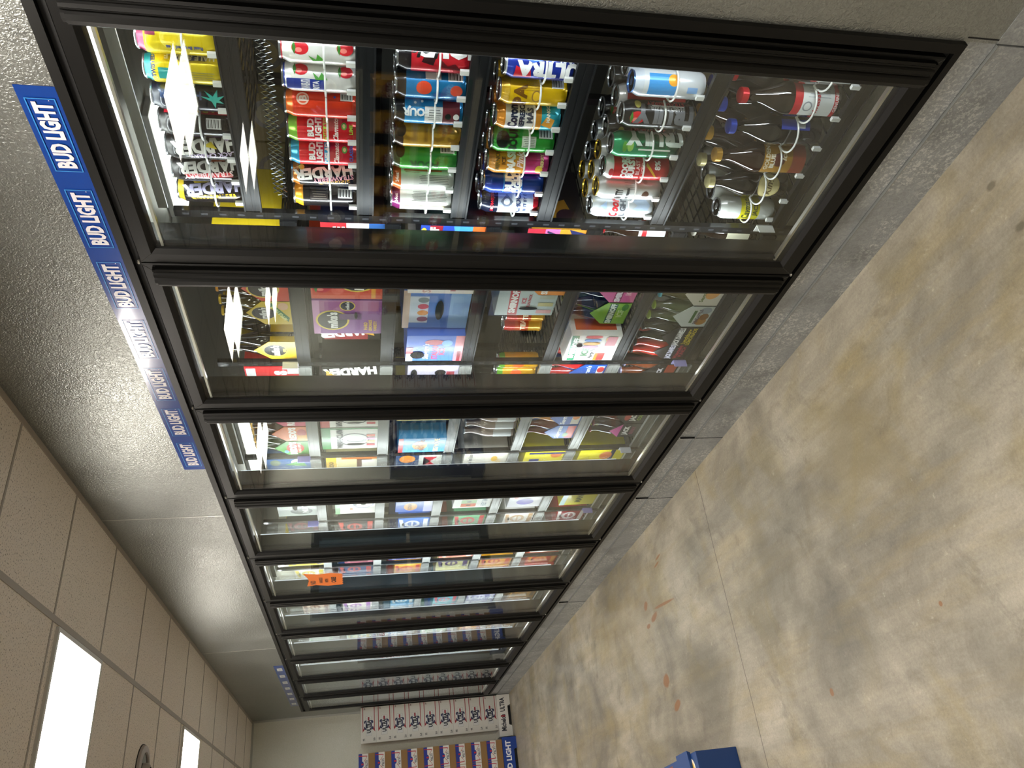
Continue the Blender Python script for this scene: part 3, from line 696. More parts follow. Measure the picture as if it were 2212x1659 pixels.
  T(n='navy and white tall can with diamond crest', c='#d8dbe0', z=[(.0, '#b31f2c'), (.12, '#d8dbe0'), (.7, '#10182e')], o=[('r', .0, .46, 1., .7, '#9aa3b4'), ('p', [(.2, .55), (.5, .66), (.8, .55), (.5, .44)], '#5a6478'), ('e', .5, .55, .12, .12, '#dfe2e6'), ('t', 'BUDWEISER', .5, .8, .05, '#c9202f', T(shear=.3, bold=.03)), ('t', 'CHOCO', .5, .36, .09, '#2a3a66', T(bold=.04)), ('t', 'BEST BY IT', .5, .24, .05, '#3a4a76'), ('e', .2, .8, .05, .05, '#e9edf2', 5), ('e', .85, .74, .05, .05, '#e9edf2', 5)])],
 [ # shelf 5
  T(n='white tall can with blue panel and orange sun', c='#dfe3e8', z=[(.88, '#d3dbe8')], lid='#5f86c8', o=[('r', .05, .42, .8, .8, '#3b8ed0'), ('e', .6, .46, .2, .2, '#e6a02a'), *fine(.25, .86, .9, '#9aa', 2), ('r', .2, .12, .4, .26, '#7ea6d8')], y=.295),
  T(n='black tall can with strawberry and white lettering', c='#17171b', lid='#c9ccd0', o=[*straw(.35, .8, .22), ('t', 'TRULY', .5, .38, .24, '#6e7076', T(rot=90, bold=.06)), ('e', .85, .8, .16, .12, '#d8cf6a'), ('r', .78, .14, .82, .6, '#e8e8ea'), ('t', 'HARD SELTZER', .7, .38, .05, '#c8c8cc', T(rot=90, bold=.03)), ('t', 'STRAWBERRY', .9, .4, .06, '#b8323a', T(rot=90, bold=.03))], y=.395),
  T(n='green tall can with lime leaf', c='#1f8a58', z=[(.0, '#134a34'), (.16, '#1c7a50'), (.5, '#23935e')], o=[('e', .45, .74, .22, .12, '#8fbf5a'), ('e', .4, .82, .2, .09, '#5b9a3a'), ('r', .3, .14, .36, .62, '#e4eae6'), ('t', 'CLASSIC LIME', .5, .34, .075, '#0f3a26', T(rot=90, bold=.04)), ('t', 'TRULY', .78, .34, .22, '#d8e4dc', T(rot=90, bold=.06))], y=.50),
  T(n='bright red tall can with white shoulder', c='#c8242a', z=[(.84, '#d9d4d2')], o=[('t', 'COORS', .5, .7, .09, '#f2eeee', T(bold=.06, maxw=.9)), ('t', 'BURST', .5, .6, .09, '#f2eeee', T(bold=.06)), ('t', 'BLAST', .5, .5, .055, '#f0c8c8'), ('t', 'ICED', .5, .42, .05, '#f0c8c8'), ('p', [(.1, .2), (.2, .2), (.7, .36), (.6, .38)], '#d8a82a'), ('t', '8%', .62, .2, .08, '#f2e8e8', T(bold=.04)), ('e', .3, .9, .14, .1, '#b8323a')], y=.585),
  T(n='grey-white tall can with gold lid', c='#cfd0d0', lid='#c9a93c', o=[('t', 'NATTY', .2, .66, .1, '#2a2a2e', T(rot=0, bold=.06, maxw=.5)), ('e', .25, .24, .16, .14, '#4a2a1c'), ('r', .0, .5, .5, .54, '#3a3a3c'), *fine(.45, .42, .6, '#6a6a6c', 5, .08), ('e', .75, .26, .09, .09, '#8d8d8f')], y=.665),
  T(n='silver tall can with red script lettering', c='#c3c8ce', o=[('t', 'Coors', .5, .64, .13, '#b5202c', T(bold=.05, shear=.3, maxw=1.)), ('t', 'LIGHT', .5, .5, .085, '#4a4f58', T(bold=.05)), ('p', [(.2, .12), (.4, .34), (.55, .26), (.75, .36), (.9, .16), (.6, .06)], '#93a3b8'), ('p', [(.3, .76), (.5, .86), (.7, .76)], '#9db4d4')], y=.742)],
]
proto_cans = []
for si, row in enumerate(CANS):
    for ci, s in enumerate(row):
        h = .2 if si == 4 else .178
        if si == 0: ci += 1
        y = s.get('y', YL[ci] if ci < 8 else YL[-1]); x = XS + .048
        if si == 4: x = XS + .045
        c = make_can(s, h=h); c.location = (x, y, SH1[si] + .001)
        tag(c, s['n'] + ', %s shelf behind nearest door' % SHN[si], 'drink can', 'tall cans behind the nearest door')
        proto_cans.append((c, s, si, y, x))
for c, s, si, y, x in list(proto_cans):
    if si in (0, 1): continue
    for rep in range(1, 3 if si == 4 else 2):
        src = c
        if si == 4: src = random.choice([p for p in proto_cans if p[2] == 4])[0]
        k = copy_tree(src); k.location = (x + .0745 * rep, y + (.004 if rep == 1 else -.004), SH1[si] + .001 + .0)
        k.rotation_euler = (0, 0, random.uniform(-2.5, 2.5))
        tag(k, ('tall can one row behind the ' if rep == 1 else 'tall can two rows behind the ') + s['n'].replace(' tall can', ' one').replace('nearest the handle', '').replace(' mostly hidden by the handle', ' at near end').strip(', ') + ', %s shelf' % SHN[si], 'drink can', 'tall cans behind the nearest door')

# ------------------------------------------------------------------ bottles
def make_bottle(col, cap, label=None, h=.23, r=.03, neck=.0135, ops=(), big=False):
    e = empty('glass_bottle')
    gm = mat(col, .06, 0, 1.0, spec=.8)
    s = h / .23
    pr = [(r * .9, 0), (r, .006), (r, .12 * s), (r * .93, .135 * s), (neck * 1.25, .178 * s), (neck, .19 * s), (neck * .95, h - .02), (neck * 1.08, h - .016), (neck * 1.05, h - .006)]
    MB().lathe(pr, gm, 24).build('bottle_body', e, smooth=True)
    ch = .02 if big else .008
    MB().lathe([(neck * 1.08, h - ch), (neck * 1.28, h - ch + .001), (neck * 1.28, h - .001), (neck * 1.1, h + .001), (0, h + .001)], mat(cap, .3, .4), 20).build('cap', e, smooth=True)
    if ops:
        p = Print(.1 if big else .08, .12 * s); p.ops(ops); p.build('label', e, cyl_map(r, AC, 0, p.w), step=.005, rough=.45)
    return e
BIG = [ # bottom shelf of bay 1
  T(y=.22, x=.24, c='#160b05', cap='#c4202a', n='large dark bottle with red cap and red-white label nearest the handle', h=.285, r=.047, ops=[('r', 0.02, .1, .98, .9, '#d6d8da'), ('r', .02, .78, .98, .9, '#b8202c')]),
  T(y=.325, x=.24, c='#160b05', cap='#c4202a', n='large dark bottle with red cap and framed white label', h=.285, r=.047, ops=[('r', 0.0, .08, 1., .96, '#b8242e'), ('r', .0, .16, 1., .8, '#d9dbdb'), ('e', .3, .68, .14, .14, '#8d9298'), ('e', .3, .68, .1, .1, '#d9dbdb'), ('t', 'GENUINE', .45, .11, .06, '#e9d8d8', T(bold=.03)), ('t', 'Budweiser', .3, .5, .09, '#c4202c', T(shear=.3, bold=.03)), *fine(.55, .24, .7, '#9aa0a6', 4, .08)]),
  T(y=.43, x=.24, c='#0c0806', cap='#2744b0', n='large dark bottle with blue cap and blue label', h=.275, r=.046, ops=[('r', .5, .3, .8, .92, '#20359a'), ('r', .55, .4, .7, .56, '#b9bcc8')]),
  T(y=.535, x=.24, c='#2a1208', cap='#cf9c3a', n='large brown bottle with gold cap and golden label', h=.275, r=.047, ops=[('r', .0, .0, 1., .3, '#8c3a22'), ('r', 0., .3, 1., .94, '#a97d2c'), ('e', .45, .6, .2, .2, '#5a1f14'), ('t', 'GOLDEN', .5, .86, .09, '#e9dcc0', T(bold=.04)), ('t', 'BLUE', .4, .74, .09, '#efe6d0', T(bold=.05)), ('t', 'Ice', .6, .5, .12, '#f0e0c0', T(shear=.3, bold=.04))]),
  T(y=.64, x=.24, c='#0d0806', cap='#cfc48e', n='dark bottle with cream cap and round cream label', h=.255, r=.042, ops=[('e', .45, .5, .42, .36, '#c9b878'), ('e', .45, .5, .38, .32, '#dccf98'), ('t', 'King', .45, .5, .16, '#6b5a2a', T(shear=.3, bold=.03))]),
]
big_p = []
for s in BIG:
    b = make_bottle(s['c'], s['cap'], h=s['h'], r=s['r'], neck=.0165, ops=s['ops'], big=True)
    b.location = (s['x'], s['y'], SH1[5] + .001); tag(b, s['n'] + ', bottom shelf', 'bottle', 'bottles on the bottom shelf of the nearest door'); big_p.append((b, s))
for b, s in big_p:
    for rep in (1, 2):
        k = copy_tree(b); k.location = (s['x'] + .1 * rep, s['y'] + .003, SH1[5] + .001)
        nm = s['n'].split(' and ')[0].replace('large ', '').replace('dark bottle with ', '')
        tag(k, 'bottle %s behind the front %s bottle, bottom shelf%s' % (['directly', 'two rows'][rep-1], {.22: 'near-end red-capped', .325: 'red-capped', .43: 'blue-capped', .535: 'gold-capped', .64: 'cream-capped'}[s['y']], ''), 'bottle', 'bottles on the bottom shelf of the nearest door')
yc = T(n='silver tall can with yellow band', c='#c9ccc8', z=[(.0, '#c9ccc8'), (.28, '#c9c21c'), (.62, '#c9ccc8')], o=[('t', 'Cayman', .5, .52, .12, '#2e3a10', T(shear=.2, bold=.03)), ('t', 'JACK', .5, .36, .07, '#2e3a10', T(bold=.04))])
c = make_can(yc, r=.0362, h=.19); c.location = (.228, .735, SH1[5] + .001); tag(c, 'silver tall can with yellow band, bottom shelf at far end', 'drink can', 'tall cans behind the nearest door')
for rep in (1, 2, 3):
    k = copy_tree(c); k.location = (.228 + .076 * rep, .735, SH1[5] + .001); tag(k, 'silver tall can %s behind the yellow-banded can on bottom shelf' % ['directly', 'two rows', 'three rows'][rep-1], 'drink can', 'tall cans behind the nearest door')

# ------------------------------------------------------------------ cartons
def box_carton(d, wd, h, col, ops=(), side=(), hole=None, top=None):
    """front face at local x=0 (toward -x); spans y -wd/2..wd/2 ; depth d to +x"""
    e = empty('drink_carton')
    MB().box(0, d, -wd/2, wd/2, 0, h, mat(col, .42, 0, .15)).build('carton_body', e, bevel=.0018)
    if ops: Print(wd, h).ops(ops).build('print', e, front_map(0, wd/2, 0), rough=.38, coat=.15)
    if side: Print(d, h).ops(side).build('side_print', e, south_map(-wd/2, 0, 0), rough=.38, coat=.15)
    if hole:
        p = Print(wd, h); p.ell(hole[0], hole[1], hole[2], hole[3], '#0a0909', 18); p.build('hand_hole', e, front_map(0, wd/2, 0), base=.0026, rough=.9)
    if top: Print(wd, d).ops(top).build('top_print', e, lambda u, v, o: (v, wd/2 - u, h + o), rough=.38)
    return e
CARR = {}
def carrier(col, ops, wd=.128, d=.19, h=.15, bottle=('#2a1408', '#d8b23a'), side=None):
    e = empty('bottle_carrier'); g = mat(col, .45, 0, .1); t = .0016; b = MB()
    gab = [(-wd/2, 0), (wd/2, 0), (wd/2, h * .62), (0, h), (-wd/2, h * .62)]
    b.prism(gab, 0, t, 0, g); b.prism(gab, d - t, d, 0, g)
    b.box(0, d, -wd/2, -wd/2 + t, 0, h * .6, g).box(0, d, wd/2 - t, wd/2, 0, h * .6, g).box(0, d, -wd/2, wd/2, 0, t, g)
    b.build('carrier_body', e)
    hp = MB().prism([(.01, .02), (d - .01, .02), (d - .01, h * .8), (d * .72, h + .07), (d * .28, h + .07), (.01, h * .8)], -.0012, .0012, 1, g); hp.build('handle_panel', e)
    p = Print(wd, h)
    p.e.append(([(wd/2 + a, z) for a, z in [(-wd*.49, .002), (wd*.49, .002), (wd*.49, h*.615), (0, h*.985), (-wd*.49, h*.615)]], [[0, 1, 2, 3, 4]], col))
    p.ops(ops); p.build('print', e, front_map(0, wd/2, 0), rough=.4, coat=.1)
    return e
BK = {}
def bottle_like(key, **kw):
    if key in BK: return copy_tree(BK[key])
    BK[key] = make_bottle(**kw); return BK[key]
def carton_thing(o, loc, label, group, cat='drink carton', rz=0):
    o.location = loc; o.rotation_euler = (0, 0, rz); tag(o, label, cat, group); return o
def where(b, j): return '%s shelf, %s door' % (SHN[j], ORD[b])
def bottles_in(b, j, yc, x0, z, col, cap, what, n=4, ops=(), wd=.128):
    key = (col, cap)
    for i in range(n):
        sy = -1 if i % 2 == 0 else 1; rr = i // 2
        k = bottle_like(key, col=col, cap=cap, ops=ops)
        k.location = (x0 + .034 + rr * .061, yc + sy * wd * .245, z + .0035)
        k.rotation_euler = (0, 0, random.uniform(-.4, .4))
        tag(k, 'bottle in the %s carrier, %s %s side, %s' % (what, ['front', 'second row', 'third row'][rr], 'near' if sy < 0 else 'far', where(b, j)), 'bottle', 'bottles in cardboard carriers')
def oval(t, c1='#17120e', c2='#e8c84a', txt='#f4f2ee', cu=.5, cv=.55, r=.36):
    return [('e', cu, cv, r, r * 1.12, c2), ('e', cu, cv, r * .88, r * 1.0, c1), ('t', t, cu, cv, .17, txt, T(bold=.05, maxw=r * 1.6, shear=.1))]
def C(b, j, y0, y1, dx, h, col, label, ops=(), side=(), hole=None, d=.26, top=None, rz=0, cat='drink carton'):
    y0 += 0; z = (SH1 if b == 0 else SH)[j] + .001
    o = box_carton(d, y1 - y0 - .004, h, col, ops, side, hole, top)
    return carton_thing(o, (XS + .006 + dx, (y0 + y1) / 2, z), label + ', ' + where(b, j), 'drink cartons behind the %s door' % ORD[b], cat, rz)
def K(b, j, yc, dx, col, what, ops, bcol='#2a1408', cap='#d8b23a', h=.15, nb=4, bops=(), wd=.128):
    z = SH[j] + .001; o = carrier(col, ops, h=h, wd=wd)
    carton_thing(o, (XS + .006 + dx, yc, z), what + ' bottle carrier, ' + where(b, j), 'bottle carriers behind the %s door' % ORD[b], 'bottle carrier')
    if nb: bottles_in(b, j, yc, XS + .006 + dx, z, bcol, cap, what, nb, bops, wd)
# --- bay 2
z2 = SH
K(1, 0, 1.135, .0, '#d9452c', 'orange-red', oval('mikes'), '#3a1c08', '#e8a03a')
K(1, 0, 1.265, .0, '#e3c424', 'yellow with green pear', [*oval("mike's", cv=.62, r=.3), ('p', [(.12, .1), (.3, .06), (.95, .42), (.86, .5)], '#2f7a35'), ('t', 'APPLE PEAR', .5, .28, .08, '#e8ef9a', T(rot=28, bold=.04, maxw=.7)), ('e', .8, .18, .16, .13, '#e8b890')], '#57491a', '#e8c030')
K(1, 0, 1.395, .09, '#8a7a30', 'pushed-back olive', oval('mikes', r=.34), '#2a2210', '#b8a030')
K(1, 0, 1.49, .0, '#efc810', 'bright yellow', [('e', .5, .5, .46, .44, '#f3d52a'), *oval("mike's", cv=.5, r=.36), ('r', .42, .25, .62, .32, '#e8c84a')], '#16120e', '#e8c030', wd=.11)
C(1, 0, .86, .99, 0, .2, '#e0c21c', 'yellow and black box', [*oval('hard', r=.3)])
C(1, 1, .99, 1.185, 0, .235, '#d8451f', 'orange twelve-pack box with round black badge', [*oval("mike's", cv=.36, r=.3), ('r', 0.03, .1, .97, .16, '#e8a02a'), *straw(.3, .85, .12)], hole=(.5, .66, .2, .05))
C(1, 1, 1.19, 1.385, 0, .235, '#8a3f94', 'purple twelve-pack box with round black badge', [('r', .0, .9, 1., 1., '#c98ac0'), ('r', .7, .05, 1., .9, '#a85a92'), ('e', .42, .72, .3, .3, '#e8c84a'), ('e', .42, .72, .265, .265, '#17120e'), ('t', "mike's", .42, .72, .13, '#f4f2ee', T(bold=.05, maxw=.48)), ('e', .85, .5, .14, .14, '#e8c84a'), ('e', .85, .5, .12, .12, '#17120e'), ('t', "mike's", .85, .5, .05, '#f4f2ee', T(bold=.04)), ('t', 'HARD', .25, .24, .05, '#e8b82a', T(bold=.04, maxw=.3)), ('t', 'LEMONADE', .27, .17, .045, '#e8b82a', T(bold=.04, maxw=.34)), ('t', 'VARIETY', .25, .1, .045, '#e8b82a', T(bold=.04, maxw=.34)), ('r', .45, .3, .62, .62, '#5e2a68')], hole=(.58, .38, .1, .03))
C(1, 1, 1.39, 1.455, .09, .21, '#17130f', 'narrow black harder pack set back', [('t', 'HARDER', .5, .65, .2, '#efece6', T(rot=98, bold=.06)), ('p', [(.3, .2), (.7, .2), (.5, .45)], '#c9a12a')])
C(1, 1, 1.46, 1.55, .09, .21, '#8a2028', 'maroon and black pack set back', [('t', 'HARDER', .5, .62, .2, '#efece6', T(rot=98, bold=.06)), ('r', .0, .0, 1., .22, '#141210'), ('p', [(.3, .1), (.8, .16), (.5, .32)], '#d8a12a')])
C(1, 2, .99, 1.15, 0, .225, '#e9e2e0', 'white pack with red berries', [('t', 'SMIRNOFF', .5, .72, .12, '#c9a6a0', T(bold=.03)), *straw(.3, .85, .06), *straw(.8, .5, .07), *straw(.25, .18, .06), ('r', .1, .28, .5, .36, '#c8848c')], hole=(.55, .5, .04 + .06, .16))
C(1, 2, 1.155, 1.375, .02, .235, '#3f74c8', 'light blue pack with small pictures of cans', [('r', 0, .0, 1., .3, '#86aee0'), ('r', .15, .62, .85, .92, '#cfd8ea'), *[('e', .25 + .17 * i, .7, .07, .09, ['#8a3a6c', '#d88a2a', '#c8405c', '#6a7a84'][i]) for i in range(4)], ('r', .0, .9, 1., 1., '#d8b9a6')], hole=(.5, .45, .26, .07))
C(1, 2, 1.38, 1.55, -.01, .215, '#3f6cd0', 'blue and red popsicle-picture pack', [('r', 0, .0, 1., .16, '#d87a86'), ('t', 'ITALIAN', .38, .5, .1, '#b8324a', T(bold=.04, maxw=.6)), ('t', 'ICE', .38, .38, .1, '#b8324a', T(bold=.04)), ('e', .75, .52, .1, .22, '#b83a4c'), ('e', .72, .3, .12, .12, '#7ab0f0'), ('r', .0, .88, .3, 1., '#cfd6e4'), ('r', .3, .88, .55, 1., '#c8323c'), ('r', .0, .04, .4, .1, '#7a1c2c'), ('t', "Seagram's", .4, .66, .1, '#dfe8fa', T(shear=.3, bold=.03, maxw=.6))], hole=(.25, .8, .14, .16))
K(1, 3, 1.085, .0, '#e08a34', 'orange', [('r', .2, .1, .8, .5, '#e8a860'), ('t', 'SMIRNOFF', .5, .5, .14, '#f4efe8', T(bold=.05))], '#b82a3c', '#d8d8d8')
C(1, 3, 1.155, 1.335, .05, .22, '#b9c8c8', 'pale grey-green pack with red name band', [('p', [(.02, .78), (.98, .82), (.98, .66), (.02, .62)], '#b8202c'), ('t', 'SMIRNOFF', .5, .72, .1, '#f2efee', T(bold=.06)), ('t', 'ICE', .5, .55, .07, '#b8323c', T(bold=.04)), ('t', 'FUN PACK', .5, .46, .05, '#b8323c', T(bold=.03)), *[('r', .08 + .24 * i, .04, .2 + .24 * i, .3, ['#d8a0a0', '#c9c28a', '#b8c0b0', '#c87a84'][i]) for i in range(4)], ('e', .85, .3, .08, .1, '#c42a34')], hole=(.25, .45, .05, .2))
for i, y in enumerate((1.365, 1.43, 1.495)):
    o = make_can(T(c='#c06a1c', z=[(.0, '#c9962a'), (.35, '#b8481c'), (.7, '#b02a24')], o=[('t', 'TEA', .5, .5, .12, '#efe2c0', T(bold=.05))]), r=.031, h=.155) if i == 0 else copy_tree(ogc)
    ogc = o if i == 0 else ogc
    o.location = (XS + .14, y, SH[3] + .001); tag(o, 'amber and red can, %s in the shrink-wrapped trio, fourth shelf, second door' % ['nearest', 'middle', 'farthest'][i], 'drink can', 'shrink-wrapped amber cans')
C(1, 3, 1.345, 1.54, .2, .2, '#16284a', 'navy carton standing behind the amber cans', [('e', .3, .5, .12, .12, '#b8862a'), ('e', .75, .3, .1, .1, '#b8862a')])
K(1, 4, 1.16, .03, '#d8629a', 'pink and red', [('r', .05, .35, .95, .55, '#8f1f4c'), ('t', 'SMIRNOFF', .5, .45, .13, '#f2eaf0', T(bold=.06)), ('t', 'ICE', .5, .22, .14, '#f2c6d4', T(bold=.04)), ('e', .75, .15, .2, .16, '#8f2438')], '#14100e', '#b8c84a')
K(1, 4, 1.292, .03, '#8fbf3c', 'lime green', [('r', .05, .35, .95, .55, '#1d5a4a'), ('t', 'SMIRNOFF', .5, .45, .13, '#e8f2ea', T(bold=.06)), ('t', 'ICE', .5, .22, .14, '#d8ecb0', T(bold=.04)), ('e', .8, .14, .16, .1, '#4f8a2c')], '#14100e', '#b8c84a')
C(1, 4, 1.375, 1.552, -.01, .205, '#e6e2dc', 'white party pack with green name band', [('p', [(.02, .78), (.98, .84), (.98, .98), (.02, .92)], '#1f7a4c'), ('t', 'SMIRNOFF', .5, .87, .1, '#f2f4f2', T(bold=.06)), ('t', 'ICE', .35, .62, .13, '#3a6a3a', T(bold=.05)), ('t', 'Party Pack', .35, .48, .07, '#2a2a2a', T(shear=.3)), ('r', .02, .2, .3, .34, '#c83a34'), ('r', .02, .34, .3, .4, '#e87a2a'), *[('e', .55 + .13 * i, .55, .06, .2, ['#c95a9c', '#e0a42a', '#5a8ad0', '#d83a3a'][i]) for i in range(4)], ('e', .85, .22, .1, .1, '#e8b04a'), ('r', .6, .08, .95, .28, '#d87a86')], side=[('r', .1, .1, .3, .9, '#c8592a'), ('r', .5, .3, .8, .7, '#b9bab8')], hole=(.62, .78, .07, .07))
K(1, 5, 1.135, .0, '#d8d0c0', 'cream with orange fruit', [('e', .6, .3, .3, .22, '#e8a860'), ('t', "Seagram's", .5, .5, .1, '#6a7a3a')], '#4f4a2a', '#3cb0c8')
K(1, 5, 1.268, .0, '#c9cdc6', 'grey-white with peach slices', [('e', .28, .2, .18, .18, '#b07a2c'), ('e', .5, .16, .16, .14, '#8a5a20'), ('e', .8, .2, .16, .18, '#9aa0a6'), ('r', .2, .42, .8, .5, '#4a6a3a'), ('t', 'PINEAPPLE', .5, .33, .09, '#6a5a6a')], '#4f5a3a', '#9ab83a')
K(1, 5, 1.4, .0, '#151312', 'black with yellow lettering', [('t', 'JACK DANIELS', .5, .52, .14, '#e8e6e2', T(bold=.05)), ('t', 'Lynchburg', .5, .3, .11, '#c9b32a', T(bold=.04)), ('t', 'LEMONADE', .5, .17, .1, '#c9b32a', T(bold=.04)), ('r', .05, .6, .95, .615, '#8a8a86')], '#2a2a18', '#121212')
K(1, 5, 1.505, .0, '#171313', 'black with red lettering', [('t', 'JACK DANIELS', .5, .52, .14, '#d8d6e8', T(bold=.05)), ('t', 'Watermelon', .5, .3, .11, '#a8303a', T(bold=.04)), ('t', 'PUNCH', .5, .17, .1, '#a8303a', T(bold=.04))], '#a8281c', '#1a1a1a', wd=.1)
# near sliver of bay 2 seen through the first door
C(1, 1, .815, .985, 0, .19, '#2a1c20', 'red, white and blue pack', [('r', 0, 0, 1., 1., '#b9262e'), ('r', 0, 0, 1., .25, '#27508a'), ('r', 0, .25, 1., .6, '#d9dbde'), ('t', 'RNE', .7, .72, .16, '#efe9e6', T(bold=.06, maxw=.4)), ('t', 'E', .8, .42, .16, '#2a2a2e', T(bold=.06))])
C(1, 2, .815, .985, 0, .2, '#181a30', 'purple-blue pack with red name band', [('r', 0, 0, 1., 1., '#2440a0'), ('r', .0, .0, 1., .2, '#c9622a'), ('p', [(0, .72), (1, .66), (1, .86), (0, .9)], '#8a1c2a'), ('t', 'SMIRNOFF', .5, .79, .12, '#efe6e6', T(bold=.06)), ('p', [(.0, .3), (1., .5), (1., .2), (0, .2)], '#3f8ad0'), ('e', .8, .95, .14, .06, '#d8c23a')])
C(1, 3, .815, .99, 0, .19, '#241c24', 'pink and yellow palm-tree pack', side=[('p', [(.0, .1), (.5, .3), (.35, .8), (.0, .95)], '#b8862a'), ('e', .2, .3, .14, .14, '#3a2030'), ('e', .25, .62, .1, .1, '#d8a83a')], ops=[('r', 0, 0, 1., 1., '#c9882a'), ('r', 0, .45, 1., .7, '#c8629a'), ('p', [(.6, .1), (1., .3), (.9, .0)], '#20285a'), ('t', 'SV', .8, .58, .16, '#2a2a4a', T(bold=.05)), ('r', .0, .7, 1., 1., '#a8283a')])
for i in range(3):
    k = bottle_like(('#220d06', '#b8202c', 'bud'), col='#220d06', cap='#b8202c', ops=[('r', 0, .1, 1., .9, '#cfd2d6'), ('r', 0, .66, 1., .8, '#b8202c')], h=.22, r=.031) if True else None
    k.location = (XS + .05, .85 + .066 * i, SH[4] + .001); tag(k, 'dark bottle with white and red label, %s of three, fifth shelf, second door' % ['nearest', 'middle', 'farthest'][i], 'bottle', 'white and red labelled bottles')
for i in range(3):
    k = bottle_like(('#1a0e06', '#d8d4c8', 'wl'), col='#1a0e06', cap='#d8d4c8', ops=[('r', 0, .25, 1., .95, '#d6d2b8')], h=.22, r=.031)
    k.location = (XS + .05, .85 + .066 * i, SH[5] + .001); tag(k, 'brown bottle with cream label, %s of three, bottom shelf, second door' % ['nearest', 'middle', 'farthest'][i], 'bottle', 'cream labelled bottles')
# --- bay 3 (y 1.56 .. 2.34)
C(2, 0, 1.60, 1.76, 0, .2, '#c9262c', 'red pack with white S and barcode', [('t', 'S', .75, .35, .2, '#f2eeee', T(bold=.08)), ('r', .7, .0, 1., .22, '#d8d8da'), ('r', .62, .8, .95, .97, '#e0e0e0'), ('r', .5, .5, .56, 1., '#e0862a')])
C(2, 1, 1.60, 1.78, 0, .22, '#141112', 'black pack with yellow lightning flash', [('t', 'HARDER', .8, .5, .22, '#ece9e4', T(rot=96, bold=.07)), ('p', [(.55, .1), (.65, .2), (.6, .5), (.7, .9), (.5, .5)], '#d89a2a'), ('t', '8%', .75, .88, .1, '#e0b83a', T(bold=.05))])
C(2, 2, 1.60, 1.79, 0, .2, '#cfc8e0', 'white and lavender pack with black badge', [('e', .75, .36, .12, .12, '#151315'), ('r', .65, .08, .8, .24, '#a8404c')], hole=(.7, .88, .2, .07))
for i in range(3):
    o = make_can(T(c='#d9a012', z=[(.82, '#6aa83a')], o=[('e', .4, .5, .25, .3, '#e2622a')]), r=.033, h=.165) if i == 0 else copy_tree(oc)
    oc = o if i == 0 else oc
    o.location = (XS + .05, 1.625 + .07 * i, SH[3] + .001); tag(o, 'golden can with green shoulder, %s of three, fourth shelf, third door' % ['nearest', 'middle', 'farthest'][i], 'drink can', 'golden cans behind the third door')
K(2, 4, 1.66, .0, '#2c5cb8', 'blue with red fruit', [('t', "Seagram's", .5, .5, .13, '#e8eefa', T(shear=.2)), ('r', .1, .05, .9, .25, '#d8d8dc'), ('e', .7, .14, .16, .12, '#c83a3c')], '#c42a2a', '#d8d8dc')
K(2, 5, 1.66, .0, '#191413', 'black with orange panel', [('t', 'JACK', .5, .5, .13, '#e4e2ec', T(bold=.05)), ('r', .4, .05, .95, .35, '#b8492a')], '#7a3c1c', '#b8b4d8')
K(2, 0, 2.0, .0, '#d8476a', 'pink and orange', [('t', "REDD'S", .5, .42, .18, '#f4ece8', T(bold=.07)), ('e', .5, .16, .25, .15, '#b82a24')], '#3a1c08', '#d8a23a')
K(2, 0, 2.135, .0, '#e0702a', 'orange with red apple', [('t', "REDD'S", .5, .42, .18, '#f4ece8', T(bold=.07)), ('e', .6, .16, .25, .15, '#b82a24'), ('r', .0, .0, .4, .3, '#e8a83c')], '#3a1c08', '#d8a23a')
K(2, 0, 2.268, .0, '#4f9a44', 'green with red apple', [('e', .5, .4, .36, .3, '#c42a2c'), ('t', "REDD'S", .5, .46, .18, '#f4ece8', T(bold=.07)), ('t', 'HARD APPLE', .5, .28, .08, '#f4dcc8', T(bold=.03)), ('e', .25, .66, .1, .08, '#6a9ae0')], '#2a3a12', '#d8a23a')
CLAW = lambda c: [('r', .0, .84, 1., 1., c), ('r', .94, 0, 1., 1., c), ('e', .45, .42, .3, .34, '#2a2a2a'), ('e', .45, .42, .27, .31, '#e2e2dc'), ('e', .42, .38, .1, .22, '#3a3a3a'), ('e', .46, .4, .07, .18, '#e2e2dc'), ('t', 'WHITE CLAW', .5, .68, .1, '#1c1c1c', T(bold=.05)), ('r', .15, .05, .25, .2, '#c8343c'), ('r', .3, .05, .4, .2, '#d8b02a'), ('r', .45, .05, .55, .2, '#c83a8c'), ('r', .6, .05, .7, .2, '#e05a2a')]
C(2, 1, 1.90, 2.085, 0, .245, '#e3e3de', 'white wave-emblem pack with red edge', CLAW('#c8483c'), hole=(.24, .4, .03, .2))
C(2, 1, 2.09, 2.29, 0, .245, '#e3e3de', 'white wave-emblem pack with green edge', CLAW('#3f8a4a'), hole=(.24, .4, .03, .2))
C(2, 2, 1.92, 2.04, .0, .23, '#e8dc86', 'pale yellow pack', [('r', .1, .1, .5, .5, '#d8b84a'), ('e', .8, .3, .14, .1, '#d8823a')])
C(2, 2, 2.045, 2.15, .05, .2, '#27526e', 'dark teal pack with gold lettering', [('t', 'MILLER', .5, .6, .12, '#c9a84a', T(rot=90, bold=.05)), ('e', .5, .3, .14, .14, '#c9862a')])
C(2, 2, 2.155, 2.315, -.02, .215, '#4a9ad0', 'sky blue pack with orange oval', [('r', .0, .9, 1., 1., '#b8322a'), ('e', .5, .55, .3, .22, '#e8a23a'), ('t', 'KONA', .5, .6, .1, '#7a4a1c', T(bold=.05)), ('t', 'BIG WAVE', .5, .5, .08, '#7a4a1c', T(bold=.04)), ('t', 'BIG WAVE', .5, .2, .1, '#e8dca0', T(bold=.05))], rz=-.06)
